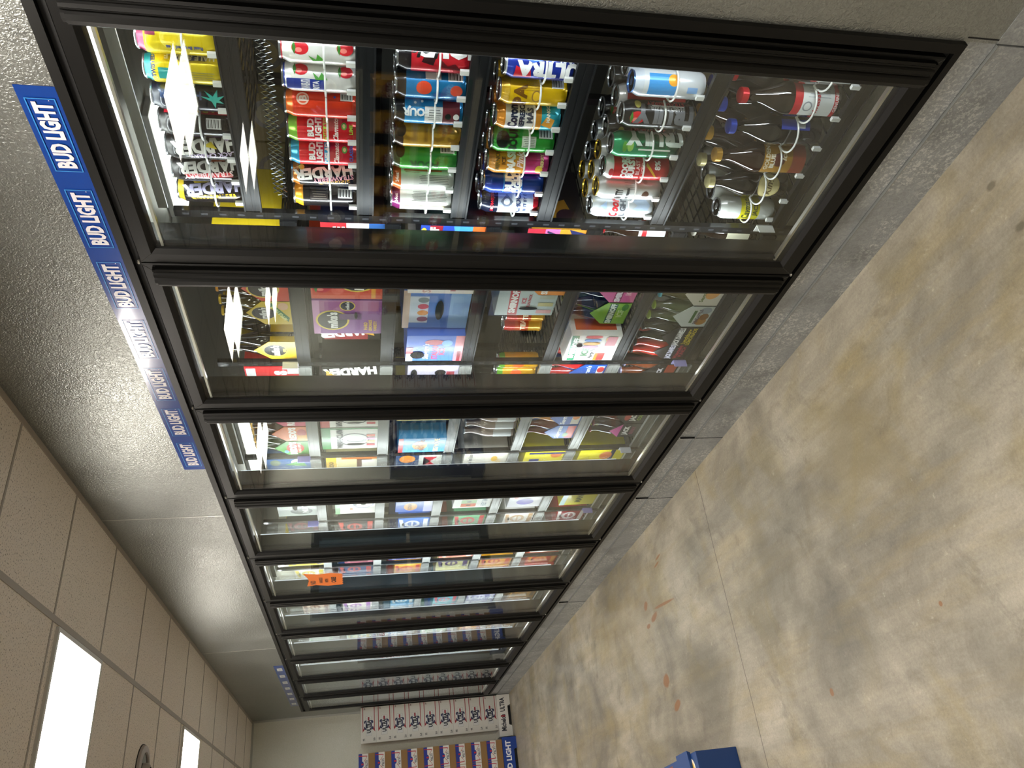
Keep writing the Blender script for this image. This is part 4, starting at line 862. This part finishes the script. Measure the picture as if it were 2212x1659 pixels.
for i in range(4):
    y = 2.02 + .072 * i
    k = bottle_like(('#b9a8a0', '#d8443c', 'cl'), col='#a89a92', cap='#c8ccd0', ops=[('r', 0, .1, 1., .8, ['#c9cdd0', '#d87a86', '#e8a26a', '#cfd2d4'][i % 4])], h=.235, r=.033)
    k.location = (XS + .06, y, SH[3] + .001); tag(k, 'clear bottle, %s of four on fourth shelf, third door' % ['nearest', 'second', 'third', 'farthest'][i], 'bottle', 'clear bottles behind the third door')
K(2, 4, 2.04, .0, '#2c62c0', 'blue orange-slice', [('t', 'Seagrams', .5, .55, .14, '#f2f6fc', T(shear=.2, bold=.04)), ('r', .05, .04, .95, .3, '#d8d4c8'), ('e', .6, .18, .24, .13, '#e88a3a')], '#e0a060', '#d8d8dc')
K(2, 4, 2.175, .0, '#2f6cc8', 'blue watermelon', [('t', 'Seagrams', .5, .55, .14, '#f2f6fc', T(shear=.2, bold=.04)), ('r', .05, .04, .95, .3, '#d8483c'), ('e', .3, .3, .16, .1, '#4f8a3a')], '#6a241c', '#d8d8dc')
K(2, 5, 2.04, .0, '#171414', 'black grapefruit', [('e', .5, .62, .28, .12, '#c84a3c'), ('t', 'JACK', .5, .44, .16, '#efecea', T(bold=.06)), ('t', 'COLA', .5, .22, .12, '#9ab83a', T(bold=.04))], '#5a1c14', '#121212')
K(2, 5, 2.175, .0, '#171414', 'black with pink tip', [('p', [(.5, .98), (.98, .62), (.02, .62)], '#d85aa4'), ('t', 'JACK', .5, .44, .16, '#efecea', T(bold=.06)), ('t', 'BERRY', .5, .22, .12, '#8a3a5a', T(bold=.04))], '#2a141a', '#8a3a4a')
# --- bay 4 (2.34 .. 3.12)
C(3, 0, 2.375, 2.53, 0, .2, '#2a62a0', 'blue, green and white pack', [('e', .75, .3, .24, .2, '#dfe8e0'), ('p', [(.5, .1), (.9, .2), (.6, .6)], '#5aa05a'), ('e', .75, .8, .2, .15, '#7a8a70')])
C(3, 1, 2.375, 2.57, 0, .235, '#dfd4a0', 'cream and yellow box with brown panel', [('r', .0, .8, 1., 1., '#d8b02a'), ('r', .3, .1, .9, .4, '#5a3018'), ('r', .35, .0, .85, .3, '#e8e2d8'), ('t', 'PSEUDO', .5, .9, .08, '#3a2a1a', T(bold=.04)), ('r', .9, 0, 1., .7, '#b8641c')])
C(3, 2, 2.375, 2.57, 0, .22, '#20406c', 'dark blue pack with red bow and orange oval', [('r', .3, .0, 1., .5, '#cfd0c8'), ('p', [(.4, .1), (.9, .4), (.9, .1), (.4, .4)], '#c82a34'), ('e', .8, .75, .2, .2, '#e08a2a')])
C(3, 3, 2.375, 2.58, 0, .215, '#e4ded2', 'white real-juice seltzer pack', [('t', 'Vodka Seltzer Real Juice', .5, .86, .09, '#6a6a66', T(bold=.02)), ('e', .3, .3, .12, .1, '#d84a4a'), ('e', .7, .3, .14, .08, '#e8b83a'), ('e', .5, .2, .2, .06, '#e8cfa0')])
C(3, 4, 2.375, 2.57, 0, .2, '#e6d81c', 'bright yellow pack with navy block', [('r', .1, .6, .6, .85, '#20307a'), ('e', .8, .2, .15, .15, '#d8742a'), ('r', .86, 0, .95, .9, '#20307a')])
C(3, 5, 2.375, 2.58, 0, .235, '#eadc14', 'bright yellow pack with navy band', [('r', .0, .22, 1., .32, '#1c2c50'), ('e', .7, .4, .2, .16, '#e07a2c'), ('p', [(.3, .7), (.7, .75), (.5, .95)], '#c8b80c')])
C(3, 0, 2.84, 3.06, 0, .2, '#a8b0a8', 'silvery shrink-wrapped pack', [('e', .3, .4, .2, .26, '#27302a'), ('e', .7, .5, .22, .3, '#30353a'), ('r', .45, .6, .6, .9, '#5a8a3a'), ('t', 'NUTRL', .5, .3, .14, '#e4e6e4', T(bold=.05))], hole=(.6, .55, .24, .06))
C(3, 1, 2.84, 3.06, 0, .21, '#dedad6', 'white round-emblem pack with green side', [('e', .6, .3, .26, .26, '#7a82b0'), ('e', .6, .3, .22, .22, '#dedad6'), ('e', .3, .6, .05, .04, '#c87a1c'), ('e', .55, .5, .04, .04, '#1c1c1c'), ('r', .0, .88, 1., 1., '#7ab07a')], hole=(.6, .3, .06, .06))
C(3, 2, 2.82, 2.92, 0, .2, '#2a7a74', 'teal and gold pack', [('e', .5, .4, .36, .3, '#c9a83a')])
C(3, 2, 2.925, 3.07, 0, .2, '#2a5cb8', 'blue pack with orange oval badge', [('e', .5, .6, .36, .26, '#d89a3c'), ('t', 'KONA', .5, .62, .1, '#6a4a1c', T(bold=.04)), ('r', 0, 0, 1., .25, '#b8b8dc')])
C(3, 3, 2.82, 3.06, 0, .21, '#dfe0dc', 'white pack with colourful fruit squares', [('t', 'HEY MABEL', .5, .2, .13, '#8a94a0', T(bold=.04)), *[('r', .08 + .22 * i, .4, .28 + .22 * i, .8, ['#d8602a', '#7ab04a', '#e08a2c', '#c86a9a'][i]) for i in range(4)], *[('e', .18 + .22 * i, .6, .05, .06, '#3a1c14') for i in range(4)]], rz=-.04)
C(3, 4, 2.82, 3.07, 0, .19, '#c9c6cc', 'wrapped white pack with purple can picture', [('e', .3, .5, .16, .2, '#6a5ab8'), ('e', .7, .4, .18, .12, '#e8e8e6'), ('e', .6, .8, .12, .06, '#d8603a')])
C(3, 5, 2.82, 3.07, 0, .2, '#d0c42a', 'yellow-green pack with dark lettering', [('t', 'MANGO', .5, .5, .16, '#3a4a1c', T(bold=.05)), ('r', 0, .85, 1., 1., '#a8c8c8'), ('e', .8, .3, .1, .1, '#b8642a')])
# --- bays 5..10, generic packs in the colours seen between the door bars
PAL = {
 4: [['#1b1a1c:black:maroon:#7a2a34', '#e3c93a:yellow:grey:#8a8a86'], ['#161616:black:red:#c83a2a', '#7a2a3c:maroon:pink:#c88a94'], ['#2f66b8:blue:white:#dfe4ea', '#27408a:navy:white:#d8dce6'], ['#5f9a72:sage green:red:#b8323c', '#d87a6a:salmon:white:#f0e6e0'], ['#d8d4ce:white:tan:#b8946a', '#6aa04a:green:cream:#e4e0c0'], ['#9a2a30:brick red:white:#dfd8d4', '#d8d2ca:off-white:brown:#8a5a3a']],
 5: [['#d9d8d4:white:yellow:#d8c22a', '#cfc8a0:cream:black:#2a2a28'], ['#23427a:navy:red:#c8382c', '#8a2a3c:crimson:grey:#9aa0a0'], ['#e0a02a:amber:red:#c8382c', '#e8602a:orange:yellow:#e8c83a'], ['#d8d49a:pale lime:purple:#5a3a7a', '#dccf9a:straw:orange:#d88a2a'], ['#e8a42a:golden orange:red:#c8402a', '#e8d8c8:cream:pink:#d86a7a'], ['#c8402c:red:orange:#e89a3a', '#d87a2a:tangerine:gold:#e8b84a']],
 6: [['#c9b49a:tan:brown:#7a4a2c', '#9ab8a0:mint:white:#e0e8e0'], ['#e4dcd0:ivory:violet:#9a4aa8', '#d87a34:pumpkin:white:#efe4d8'], ['#4f9ac8:sky blue:white:#e8eef2', '#8ab4c8:pale blue:gold:#c9a84a'], ['#3aa8b8:turquoise:red:#c8384c', '#3a74c8:cobalt:white:#e4e8f0'], ['#8a88b8:lavender:white:#dcdce8', '#5a58a0:indigo:silver:#b8b8cc'], ['#b8863a:honey:brown:#6a4420', '#9a7a4a:khaki:cream:#dcd0b0']],
 7: [['#dfe4dc:frost white:green:#5aa05a', '#c8d8d0:pale mint:teal:#3a8a88'], ['#4a9a7a:jade:yellow:#d8c83a', '#3a8a5a:emerald:blue:#2a5aa8'], ['#8ab0d8:powder blue:white:#e8eef4', '#c8506a:rose:white:#f0e4e6'], ['#5ab06a:spring green:white:#e4f0e4', '#3a9a8a:sea green:silver:#b8c8c4'], ['#e89a2a:marigold:brown:#8a5a1c', '#e8e0d0:eggshell:orange:#e08a2a'], ['#d8a86a:sand:white:#eee6da', '#b8885a:caramel:cream:#e0d4bc']],
 8: [['#e0dca0:lemon:white:#f0eee0', '#d8d8d0:bone:grey:#8a8a88'], ['#5a5aa8:violet blue:white:#dcdcee', '#b8bcc0:silver:blue:#3a5aa8'], ['#c83a4a:scarlet:white:#f0e0e2', '#d87a8a:pink:red:#a82a3a'], ['#e0e0d4:chalk:green:#6aa05a', '#c8c49a:flax:brown:#7a6a3a'], ['#6aa04a:leaf green:white:#e6eee0', '#4a8a3a:forest green:gold:#c9b04a'], ['#d8b83a:mustard:black:#2a2618', '#c8a02a:ochre:red:#a83a2a']],
 9: [['#d8dcd8:pearl:blue:#4a6ab8', '#c8ccc8:ash:red:#a83a3a'], ['#3a9aa8:cyan:white:#e0eef0', '#2a6a8a:petrol:orange:#d8862a'], ['#b8382c:vermilion:white:#eee0dc', '#8a2a2a:oxblood:gold:#c9a03a'], ['#d8d2c0:linen:purple:#6a3a7a', '#9a8ac8:lilac:white:#e8e4f2'], ['#e0742a:burnt orange:white:#f0e4d8', '#d8983a:saffron:brown:#7a4a1c'], ['#4a5a9a:slate blue:white:#dce0ee', '#8a9ac8:periwinkle:navy:#22306a']]}
proto_pack = {}
for b, rows in PAL.items():
    for j, row in enumerate(rows):
        n = len(row)
        spots = [(b * W + .05, 0), (b * W + .41, 1)]
        for q, (ys_, idx) in enumerate(spots):
            col, nm, nm2, c2 = row[idx].split(':')
            for rep in range(2):
                wd = .165; y0 = ys_ + rep * (wd + .005)
                h = .17 + .05 * random.random()
                key = (b, j, idx)
                if key in proto_pack: o = copy_tree(proto_pack[key])
                else:
                    o = box_carton(.24, wd, h, col, [('e', .5, .55, .3, .26, c2), ('e', .5, .55, .2, .16, col), ('r', .08, .06, .92, .2, c2), ('p', [(.1, .9), (.9, .98), (.9, .86), (.1, .8)], c2), ('r', .3, .52, .7, .58, c2)], hole=(.5, .84, .14, .035))
                    proto_pack[key] = o
                tag(o, '%s pack with %s print, %s of its pair, %s' % (nm, nm2, ['nearer', 'farther'][rep], where(b, j)), 'drink carton', 'drink cartons behind the %s door' % ORD[b])
                o.location = (XS + .006 + random.uniform(0, .02), y0 + wd / 2, SH[j] + .001)
# price tag flags hanging on the rails
tg = 0
def flag(b, j, y, col, txt, label, dx=0):
    global tg
    z = (SH1 if b == 0 else SH)[j]
    e = empty('shelf_flag', (XS - .01 + dx, y, z)); tag(e, label, 'price flag', 'price flags on the shelf rails')
    MB().box(-.03, .002, -.012, -.010, .0, .055, mat(col, .4)).box(-.001, .001, -.012, .016, .0, .055, mat(col, .4)).build('flag_card', e)
    if txt: Print(.028, .05).ops([('t', txt, .5, .6, .3, '#2a2a2a', T(bold=.05))]).build('lettering', e, front_map(-.001, .016, 0))
flag(1, 0, 1.555, '#e8e8e0', '', 'white plastic flag beside the top yellow carrier, second door')
flag(1, 5, 1.555, '#a8a4e0', '', 'lavender plastic flag at the far end of bottom shelf, second door')
flag(0, 5, .765, '#d8d8d4', '', 'clear grey plastic flag at the far end of bottom shelf, first door')
flag(2, 0, 2.335, '#8a84d8', '', 'violet plastic flag on top shelf, third door')
flag(2, 5, 2.335, '#d8d8e0', '', 'pale plastic flag on bottom shelf, third door')
flag(3, 0, 3.115, '#8a84d8', '', 'violet plastic flag on top shelf, fourth door')
flag(3, 5, 3.1, '#8a84d8', '', 'violet plastic flag on bottom shelf, fourth door')
# orange torn notice stuck on the fifth door glass
e = empty('paper_notice', (-.006, 4 * W + .45, 1.79)); tag(e, 'bright orange torn paper notice taped on the fifth door glass', 'notice')
zz = [(.0, .0), (.02, -.035), (.2, -.06)]
pts = [(.17, .0)]
pl = [(-.10, -.10)] + [(-.10 + .2 * i / 12, -.10 - (.008 if i % 2 else 0)) for i in range(1, 13)] + [(.11, -.02), (.085, .05), (.10, .10), (.0, .085), (-.05, .09), (-.13, .11), (-.105, .03), (-.12, -.04)]
MB().prism(pl, -.0015, -.0007, 0, mat('#f07a1c', .6)).build('paper', e)
Print(.18, .18).ops([('t', 'NO', .3, .85, .16, '#4a2410', T(bold=.04)), ('t', 'HANDLE', .5, .6, .1, '#4a2410', T(bold=.03)), ('t', 'WITH', .45, .42, .1, '#4a2410', T(bold=.03)), ('t', 'CARE!', .5, .2, .14, '#33170a', T(bold=.05))]).build('lettering', e, front_map(-.0016, .09, -.09))
# crates deep inside the cooler, seen between shelves
for i in range(5):
    for q in range(2):
        y = .75 + i * .27; o = MB().box(0, .3, 0, .26, 0, .24, mat('#6a5612', .6)).build('beverage_case', None, bevel=.003, loc=(1.05, y, 1.52 + .0 + q * .245))
        tag(o, 'dim yellow-brown case deep inside the cooler, %s row, %s from the near end' % (['lower', 'upper'][q], ORD[i]), 'case', 'yellow-brown cases at the back')
        Print(.24, .2).ops([('e', .5, .6, .3, .3, '#3a2a14'), ('e', .5, .6, .22, .22, '#6a5612'), ('r', .1, .1, .9, .25, '#3a2a14'), ('t', 'PINEAPPLE', .5, .18, .09, '#a8903a', T(bold=.03))]).build('print', o, front_map(0, .25, .02))
rk = MB().box(0, .4, 0, 6.6, 1.49, 1.515, M_deck)
for y in (0, 2.2, 4.4, 6.57): rk.box(0, .03, y, y + .03, 0, 2.2, M_deck).box(.37, .4, y, y + .03, 0, 2.2, M_deck)
o = rk.build('storage_rack', None, loc=(1.0, .6, 0)); tag(o, 'dark storage rack standing deep inside the cooler', 'rack')

# ------------------------------------------------------------------ beer cases against the far wall
def wcase():
    e = empty('beer_case'); w_, h_, d_ = .35, .1605, .27
    MB().box(0, w_, 0, d_, 0, h_, mat('#c9c7c0', .55)).build('case_body', e, bevel=.0025)
    p = Print(w_, h_); red = '#8e1f2b'
    p.rect(.34, .10, 1., .145, red); p.rect(.34, .84, 1., .885, red)
    p.poly([(.34, .1), (.34, .145), (.46, .29), (.46, .2)], red); p.poly([(.34, .885), (.34, .84), (.46, .67), (.46, .76)], red)
    p.poly([(.30, .06), (.36, .1), (.42, .24), (.4, .28)], red); p.poly([(.30, .9), (.36, .865), (.42, .74), (.4, .7)], red)
    p.rect(.2, .3, .74, .68, '#8f9293'); p.rect(.205, .315, .735, .665, '#d0cfca'); p.rect(.215, .33, .70, .645, '#c4c5c4')
    for cu in (.42, .58):
        p.ell(cu, .68, .05, .05, '#20284c'); p.ell(cu, .3, .05, .05, '#20284c')
    p.ell(.5, .49, .13, .115, '#cfd0d0'); p.ell(.5, .65, .1, .02, '#20284c'); p.ell(.5, .33, .1, .02, '#20284c')
    p.rect(.62, .44, .72, .54, '#8e1f2b'); p.text('ULTRA', .45, .49, .24, '#1c1e2a', bold=.05, maxw=.36)
    p.text('2.6', .1, .16, .1, '#3a3a40'); p.text('95', .1, .82, .1, '#3a3a40'); p.rect(.06, .08, .14, .09, '#3a3a40'); p.rect(.06, .74, .14, .75, '#3a3a40')
    p.text('24', .95, .75, .08, '#5a2a30')
    p.build('print', e, south_map(0, 0, 0), rough=.55)
    return e
def bcase():
    e = empty('beer_case'); w_, h_, d_ = .39, .1625, .27
    MB().box(0, w_, 0, d_, 0, h_, mat('#8a6a42', .8)).build('case_body', e, bevel=.0025)
    p = Print(w_, h_)
    for a, b in ((.005, .495), (.505, .995)):
        s = b - a
        p.rect(a, .78, b, 1., '#1c2f8a'); p.rect(a, .40, b, .78, '#d6d4d0'); p.ell(a + s * .5, .8, .07, .05, '#1c2f8a', 12)
        red = '#b02030'
        for q in (0, 1):
            f = (lambda u: a + s * u) if q == 0 else (lambda u: a + s * (1 - u))
            P1 = [(f(.88), .97), (f(.92), .97), (f(.90), .48), (f(.86), .5)]; P2 = [(f(.86), .5), (f(.9), .44), (f(.62), .7), (f(.64), .64)]
            p.poly(P1, red); p.poly(P2, red)
        p.rect(a + s * .46, .70, a + s * .54, .84, red); p.text('ULTRA', a + s * .5, .52, .14, '#4a4e58', rot=180, bold=.03, maxw=.18)
        p.rect(a, .4, b, .41, '#8a8a86')
    p.build('print', e, south_map(0, 0, 0), rough=.6)
    return e
def stack(proto, x, y, z0, n, hh, what, grp, top=8):
    first = True
    for i in range(n):
        o = proto if (i == 0 and proto.get('label') is None) else copy_tree(proto)
        o.location = (x, y, z0 + i * hh); o.rotation_euler = (0, 0, 0)
        tag(o, '%s, %s from top' % (what, ORD[n - 1 - i]) if i < n - 1 else '%s, topmost' % what, 'beer case', grp)
wc = wcase(); bc = bcase()
stack(wc, -.362, 7.9, .145, 9, .161, 'white beer case with red ribbon beside cooler wall', 'white cases stacked at the far wall')
stack(bc, -.862, 7.75, .15, 9, .1632, 'blue, white and brown cardboard beer case', 'blue and brown cases stacked at the far wall')
def skirt(x0, x1, y, zt, col, txt, tcol, label, deep=.3):
    e = empty('pallet_skirt', (x0, y, 0)); tag(e, label, 'display base'); w_ = x1 - x0
    MB().prism([(0, .0), (w_ * .24, 0), (w_ * .27, .03), (w_ * .72, .03), (w_ * .75, 0), (w_, 0), (w_, zt), (0, zt)], 0, deep, 1, mat(col, .5)).build('skirt_board', e)
    p = Print(w_, zt); p.text(txt, .52, .62, .34, tcol, bold=.04, maxw=.8)
    if 'ULTRA' in txt: p.rect(.46, .45, .5, .78, '#8e1f2b')
    p.build('lettering', e, south_map(0, 0, 0))
    MB().box(w_ * .28, w_ * .71, .01, deep - .01, 0, .028, M_dark).build('pallet_block', e)
skirt(-.43, -.0105, 7.88, .143, '#d8d7d2', 'Michelob  ULTRA', '#2a2c38', 'white printed display base under the white beer cases')
skirt(-.89, -.455, 7.74, .148, '#123a8c', 'BUD LIGHT', '#e8eaf0', 'blue printed display base under the blue and brown cases')
# stacks seen only as reflections in the glass
def ncase():
    e = empty('beer_case'); MB().box(0, .36, 0, .27, 0, .128, mat('#16265e', .6)).build('case_body', e, bevel=.0025)
    p = Print(.36, .128); p.rect(.35, .1, .62, .55, '#7a5c38'); p.ell(.2, .5, .12, .07, '#b8bcc4'); p.ell(.8, .5, .12, .07, '#b8bcc4'); p.text('BUD LIGHT', .5, .8, .2, '#dfe3ee', bold=.04, maxw=.5)
    p.build('print', e, south_map(0, 0, 0)); return e
nc = ncase()
stack(nc, -3.1, 7.9, .15, 8, .13, 'dark blue beer case in stack next to exit door', 'dark blue cases at the far wall')
n2 = copy_tree(nc); del n2['label']
stack(n2, -3.5, 7.9, .15, 8, .13, 'dark blue beer case, second stack from exit door', 'dark blue cases at the far wall')
skirt(-3.52, -2.72, 7.88, .148, '#16265e', 'BUD', '#dfe3ee', 'navy display base under the dark blue cases')
w2 = copy_tree(wc); del w2['label']
stack(w2, -4.3, 7.9, .002, 7, .161, 'white beer case left of dark blue stacks', 'white cases by the far left')
w3 = copy_tree(wc); del w3['label']
stack(w3, -4.7, 7.9, .002, 7, .161, 'white beer case, outermost stack on the left', 'white cases by the far left')
# snack shelving across the aisle (seen as a reflection in the first door)
g = empty('snack_gondola', (-2.9, 2.0, 0)); tag(g, 'grey snack shelving unit across the aisle, reflected in nearest door', 'shelving unit')
MB().box(-.04, .0, 0, 2.6, 0, 1.95, mat('#3a3a3a', .6)).build('back_panel', g)
MB().box(0, .45, 0, 2.6, 0, .15, mat('#2a2a2a', .6)).build('plinth', g)
for i in range(4):
    z = .5 + i * .36
    s = MB().box(0, .4, 0, 2.6, z - .02, z, mat('#4a4a48', .6)).box(.4, .412, 0, 2.6, z - .03, z + .01, mat('#b8b09a', .5)); s.build('snack_shelf', g)
def make_bag(col, c2):
    e = empty('snack_bag'); n = 8; V = MB(); k = V.mi(mat(col, .3, .2, .4))
    W_, H_ = .17, .26
    for i in range(n + 1):
        for j in range(n + 1):
            for sgn in (1,):
                u, v = i / n, j / n; t = .035 * (math.sin(math.pi * u) ** .6) * (math.sin(math.pi * v) ** .5) if 0 < u < 1 and 0 < v < 1 else 0
                V.v.append((t, (u - .5) * W_, v * H_))
    m_ = len(V.v)
    V.v += [(-x, y, z) for x, y, z in V.v[:m_]]
    for i in range(n):
        for j in range(n):
            a = i * (n + 1) + j; q = [a, a + n + 1, a + n + 2, a + 1]
            V.f.append(q); V.m.append(k); V.f.append([m_ + t for t in q[::-1]]); V.m.append(k)
    V.build('bag_body', e, smooth=True)
    p = Print(.12, .16).ops([('e', .5, .6, .45, .4, c2), ('t', 'DAVID', .5, .6, .2, '#efe8e0', T(bold=.05))]); p.build('print', e, lambda u, v, o: (.036 + o, u - .06, v + .05))
    return e
BC = [('#a01c1c', '#c8a83a', 'red'), ('#1c6a5c', '#c82a2a', 'green'), ('#c8962a', '#7a1c1c', 'gold'), ('#27418a', '#d8d8dc', 'blue')]
for i in range(4):
    col, c2, nm = BC[i]; b0 = make_bag(col, c2)
    for q in range(9):
        o = b0 if q == 0 else copy_tree(b0)
        o.location = (-2.62, 2.18 + q * .28, .5 + i * .36 + .001)
        tag(o, '%s snack bag, %s from the near end of the %s snack shelf' % (nm, ORD[q], ['lowest', 'second-lowest', 'third', 'highest'][i]), 'snack bag', 'snack bags across the aisle')

# ------------------------------------------------------------------ carton on the floor at the edge of the view
e = empty('floor_display_box', (-1.365, 2.87, 0), R(3)); tag(e, 'blue cardboard drink box with orange print standing on the concrete floor', 'drink box')
bl = mat('#16407e', .5, 0, .1)
MB().box(-.16, .16, -.36, .36, 0, .19, bl).build('box_body', e, bevel=.003)
MB().prism([(.02, .19), (.165, .19), (.172, .205), (.02, .2)], -.30, -.16, 1, bl).build('top_flap', e)
Print(.72, .19).ops([('r', .3, .2, .62, .95, '#8a4a3a'), ('p', [(.35, .3), (.6, .9), (.6, .3)], '#c87a34'), ('e', .1, .5, .05, .06, '#e8b83a'), ('r', .7, .4, .98, .44, '#9ab4d8')]).build('print', e, lambda u, v, o: (.16 + o, -.36 + u, v), rough=.5)
Print(.32, .72).ops([('e', .82, .1, .12, .12, '#efe9d8'), ('e', .82, .1, .08, .08, '#e8b83a'), ('r', .1, .42, .96, .8, '#8a4a3a'), ('p', [(.3, .45), (.9, .6), (.5, .75)], '#c87a34'), ('r', .2, .2, .22, .38, '#9ab4d8'), ('r', .6, .2, .62, .38, '#9ab4d8')]).build('top_print', e, lambda u, v, o: (-.16 + u, -.36 + v, .19 + o), rough=.5)
